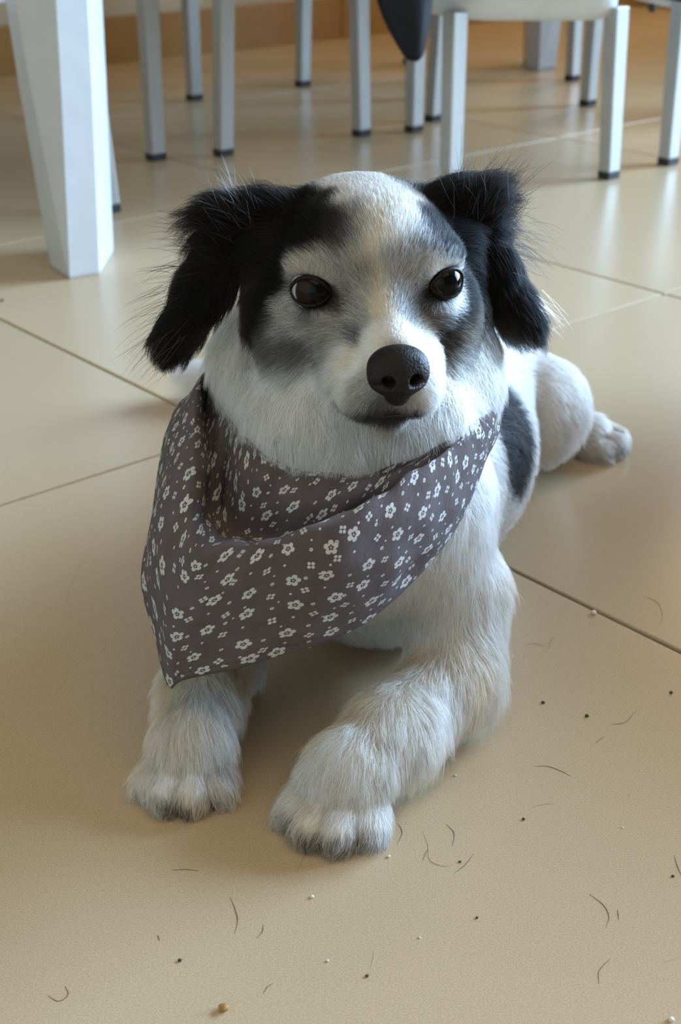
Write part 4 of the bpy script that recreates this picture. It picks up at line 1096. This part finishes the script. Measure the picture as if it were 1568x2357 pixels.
CRUMBS = [(-4.98, 42.07, 0.0022, 2, 'small toasted orange crumb on the beige tile'), (-1.35, 48.93, 0.0010, 0, "pale crumb at the edge of the left forepaw's shadow"), (16.33, 75.10, 0.0020, 0, "largest pale crumb, beside the grout line near the dog's elbow"), (2.37, 51.76, 0.0009, 0, "pale crumb just in front of the left forepaw's toes"), (6.12, 58.21, 0.0007, 0, 'tiny pale crumb on the tile beside the left foreleg'), (11.72, 65.01, 0.0011, 1, "dark oval grit speck nearest the dog's left elbow"), (14.03, 63.66, 0.0012, 1, 'dark grit speck beside the bent hair near the elbow'), (13.95, 41.48, 0.0015, 0, 'pale crumb alone on the open tile far ahead of the dog'), (1.16, 43.97, 0.0008, 1, 'dark grit speck on the tile ahead of the left forepaw'), (6.31, 47.55, 0.0007, 1, 'small dark grit speck near the long hook-shaped hair'), (9.32, 54.60, 0.0009, 1, 'dark grit speck beside the long arching hair'), (19.36, 66.03, 0.0011, 1, 'dark grit speck at the far side of the tile by the grout'), (5.83, 51.39, 0.0007, 1, 'dark grit speck at the end of the wavy hair'), (-7.15, 44.89, 0.0009, 1, 'dark grit speck ahead of the right forepaw'), (3.59, 46.30, 0.0006, 0, 'tiny pale crumb on the open tile before the dog'), (-36.94, 142.00, 0.0020, 1, 'dark scrap on the tile near the chamfered table leg'), (14.26, 53.95, 0.0006, 0, 'tiny pale crumb on the tile past the arching hair'), (5.04, 60.29, 0.0006, 1, 'tiny dark grit speck beside the left foreleg fur'), (15.99, 50.36, 0.0008, 1, 'dark grit speck beside the thick short curved hair'), (-0.58, 44.87, 0.0007, 0, 'tiny pale crumb near the slanting hair ahead of the dog')]
# ---------------------------------------------------------------- jacket on the chair back
def jacket():
    root_c, tops, out, zt = chairs['n1']
    r0, r1 = tops[0], tops[1]; ax = (r1 - r0).normalized(); mid = (r0 + r1) / 2
    base = empty('jacket', mid + Vector((0, 0, zt + 0.34)))
    tag(base, 'black padded jacket draped over the back of a pale grey chair', 'jacket')
    W2 = (r1 - r0).length / 2 + 0.125
    ns, nt_ = 60, 44; V = []; F = []
    top = zt + 0.352
    r = random.Random(4)
    for i in range(ns + 1):
        s = -1 + 2 * i / ns; x = s * W2
        # hem height on the camera side and the seat side
        lobeL = math.exp(-((s + 0.80) / 0.15) ** 2); lobeR = 1 / (1 + math.exp(-(s - 0.27) / 0.03))
        hem_o = zt + 0.055 - 0.07 * lobeL - 0.088 * lobeR + 0.012 * math.sin(5 * s)
        hem_i = zt + 0.10 + 0.02 * math.sin(4 * s)
        for j in range(nt_ + 1):
            t = j / nt_
            if t < 0.62:
                k = t / 0.62; z = hem_o + (top - hem_o) * (1 - (1 - k) ** 1.0); d = 0.062 + 0.012 * math.sin(9 * s + 3 * k) * (1 - k) + 0.008 * math.sin(17 * s + 1.3) * (1 - k)
                d += 0.012 * lobeL * (1 - k); x2 = x * (1 + 0.05 * (1 - k)) + 0.012 * lobeL * (1 - k) * (1 if s > -0.72 else 1.0)
                if k > 0.9: d *= 1 - 0.35 * ((k - 0.9) / 0.1)
            elif t < 0.74:
                k = (t - 0.62) / 0.12; z = top + 0.012 * math.sin(math.pi * k); d = 0.040 - 0.058 * k; x2 = x
            else:
                k = (t - 0.74) / 0.26; z = top + (hem_i - top) * k; d = -0.018 - 0.006 * math.sin(8 * s) * k; x2 = x
            p = mid + ax * x2 + out * d
            V.append((p.x, p.y, z))
    for i in range(ns):
        for j in range(nt_):
            a = i * (nt_ + 1) + j; F.append((a, a + 1, a + nt_ + 2, a + nt_ + 1))
    o = mesh_obj('jacket_body', V, F, M['jacket'], None, True)
    child(o, base)
    md = o.modifiers.new('padding', 'SOLIDIFY'); md.thickness = 0.007; md.offset = 0
    # sleeve hanging beside the backrest, ending in a gathered cuff
    sx = mid - ax * (W2 + 0.012) + out * 0.068
    pts = []
    for (dx, dz, rr) in ((0.035, zt + 0.34, 0.030), (0.012, zt + 0.24, 0.040), (0.0, zt + 0.12, 0.045), (0.002, zt + 0.02, 0.042), (0.010, zt - 0.04, 0.032), (0.020, zt - 0.075, 0.018), (0.026, zt - 0.098, 0.009)):
        pts.append((sx + ax * dx, dz, rr))
    rings = []
    for (p, z, rr) in pts:
        rings.append([Vector((*(p + ax * rr * (1 + 0.10 * math.sin(5 * a)) * math.cos(a) + out * rr * 0.62 * (1 + 0.12 * math.sin(4 * a + z * 60)) * math.sin(a)).xy, z + 0.004 * math.sin(3 * a))) for a in np.linspace(0, 2 * math.pi, 25)[:-1]])
    s = loft('sleeve', rings, M['jacket'], base); s.data.polygons.foreach_set('use_smooth', [True] * len(s.data.polygons))
    sm2 = s.modifiers.new('soft', 'SUBSURF'); sm2.levels = 1; sm2.render_levels = 1
    # cord stopper dangling from the other corner
    bm = bmesh.new(); bmesh.ops.create_uvsphere(bm, u_segments=12, v_segments=8, radius=0.006)
    tg = bm_obj('cord_stopper', bm, M['rubber'], None, True); tg.location = mid + ax * (W2 * 0.45) + out * 0.070 + Vector((0, 0, zt - 0.040)); child(tg, base)
jacket()
# ---------------------------------------------------------------- low upholstered stool added out of view to cast shade across the floor
M['shade_stool'] = simple_mat('brown_fabric', (0.22, 0.15, 0.10), 0.9, 0.12, 300, 0.4)
st = empty('blocker', (0.66, 0.97, 0)); tag(st, 'low brown fabric footstool added out of view to cast a floor shadow', 'blocker')
o = bm_obj('cushion', box_bm(-0.17, 0.17, -0.24, 0.24, 0.09, 0.24, 0.03, 4), M['shade_stool'], st, True)
for sx in (-1, 1):
    for sy in (-1, 1):
        loft('leg', [[Vector((sx * 0.13 + 0.017 * a * k, sy * 0.20 + 0.017 * b * k, z)) for a, b in ((-1, -1), (1, -1), (1, 1), (-1, 1))] for z, k in ((0.0, 0.7), (0.10, 1.0))], M['chair_metal'], None).parent = st
# ---------------------------------------------------------------- shed hairs and crumbs on the floor
def floor_pt(x, y): return Vector((x * 0.01, y * 0.01, 0.0))
M['shed'] = simple_mat('dark_shed_hair', (0.05, 0.03, 0.02), 0.5, 0.1, 100)
M['shed_light'] = simple_mat('pale_shed_hair', (0.55, 0.42, 0.28), 0.5, 0.1, 100)
M['crumb'] = simple_mat('pale_crumb', (0.72, 0.66, 0.52), 0.8, 0.15, 400)
M['crumb_dark'] = simple_mat('dark_crumb', (0.05, 0.035, 0.025), 0.8, 0.2, 400)
M['crumb_orange'] = simple_mat('toasted_crumb', (0.42, 0.20, 0.05), 0.7, 0.3, 500)
def shed_hair(pts, light, label, r=0.00013):
    P = catmull(np.array([(p[0], p[1], 0.0) for p in pts]), 8)
    n = len(P); rings = []; c0 = P.mean(0)
    for i, p in enumerate(P):
        t = P[min(i + 1, n - 1)] - P[max(i - 1, 0)]; t /= np.linalg.norm(t) + 1e-9; u = np.array((-t[1], t[0], 0)); k = 0.35 + 0.65 * math.sin(math.pi * min(1, (i + 0.5) / n))
        rings.append([Vector((*((p - c0) * 0.01 + u * r * k * math.cos(a)).tolist()[:2], r * k * (1 + math.sin(a)))) for a in np.linspace(0, 2 * math.pi, 6)[:-1]])
    o = loft('shed_hair', rings, M['shed_light'] if light else M['shed'], None); o.location = floor_pt(c0[0], c0[1])
    tag(o, label, 'hair', 'shed dog hairs on the floor')
def crumb(x, y, r, mat, lab, seed):
    rr = random.Random(seed); bm = bmesh.new(); bmesh.ops.create_icosphere(bm, subdivisions=2, radius=r)
    for v in bm.verts: v.co *= rr.uniform(0.72, 1.2); v.co.z *= 0.6
    z0 = min(v.co.z for v in bm.verts)
    for v in bm.verts: v.co.z -= z0
    o = bm_obj('crumb', bm, mat, None, True); o.location = floor_pt(x, y)
    tag(o, lab, 'crumb', 'crumbs on the floor')
for pts, lt, lab in SHED: shed_hair(pts, lt, lab)
for i, (x, y, r, k, lab) in enumerate(CRUMBS):
    crumb(x, y, r, M[('crumb', 'crumb_dark', 'crumb_orange')[k]], lab, i)
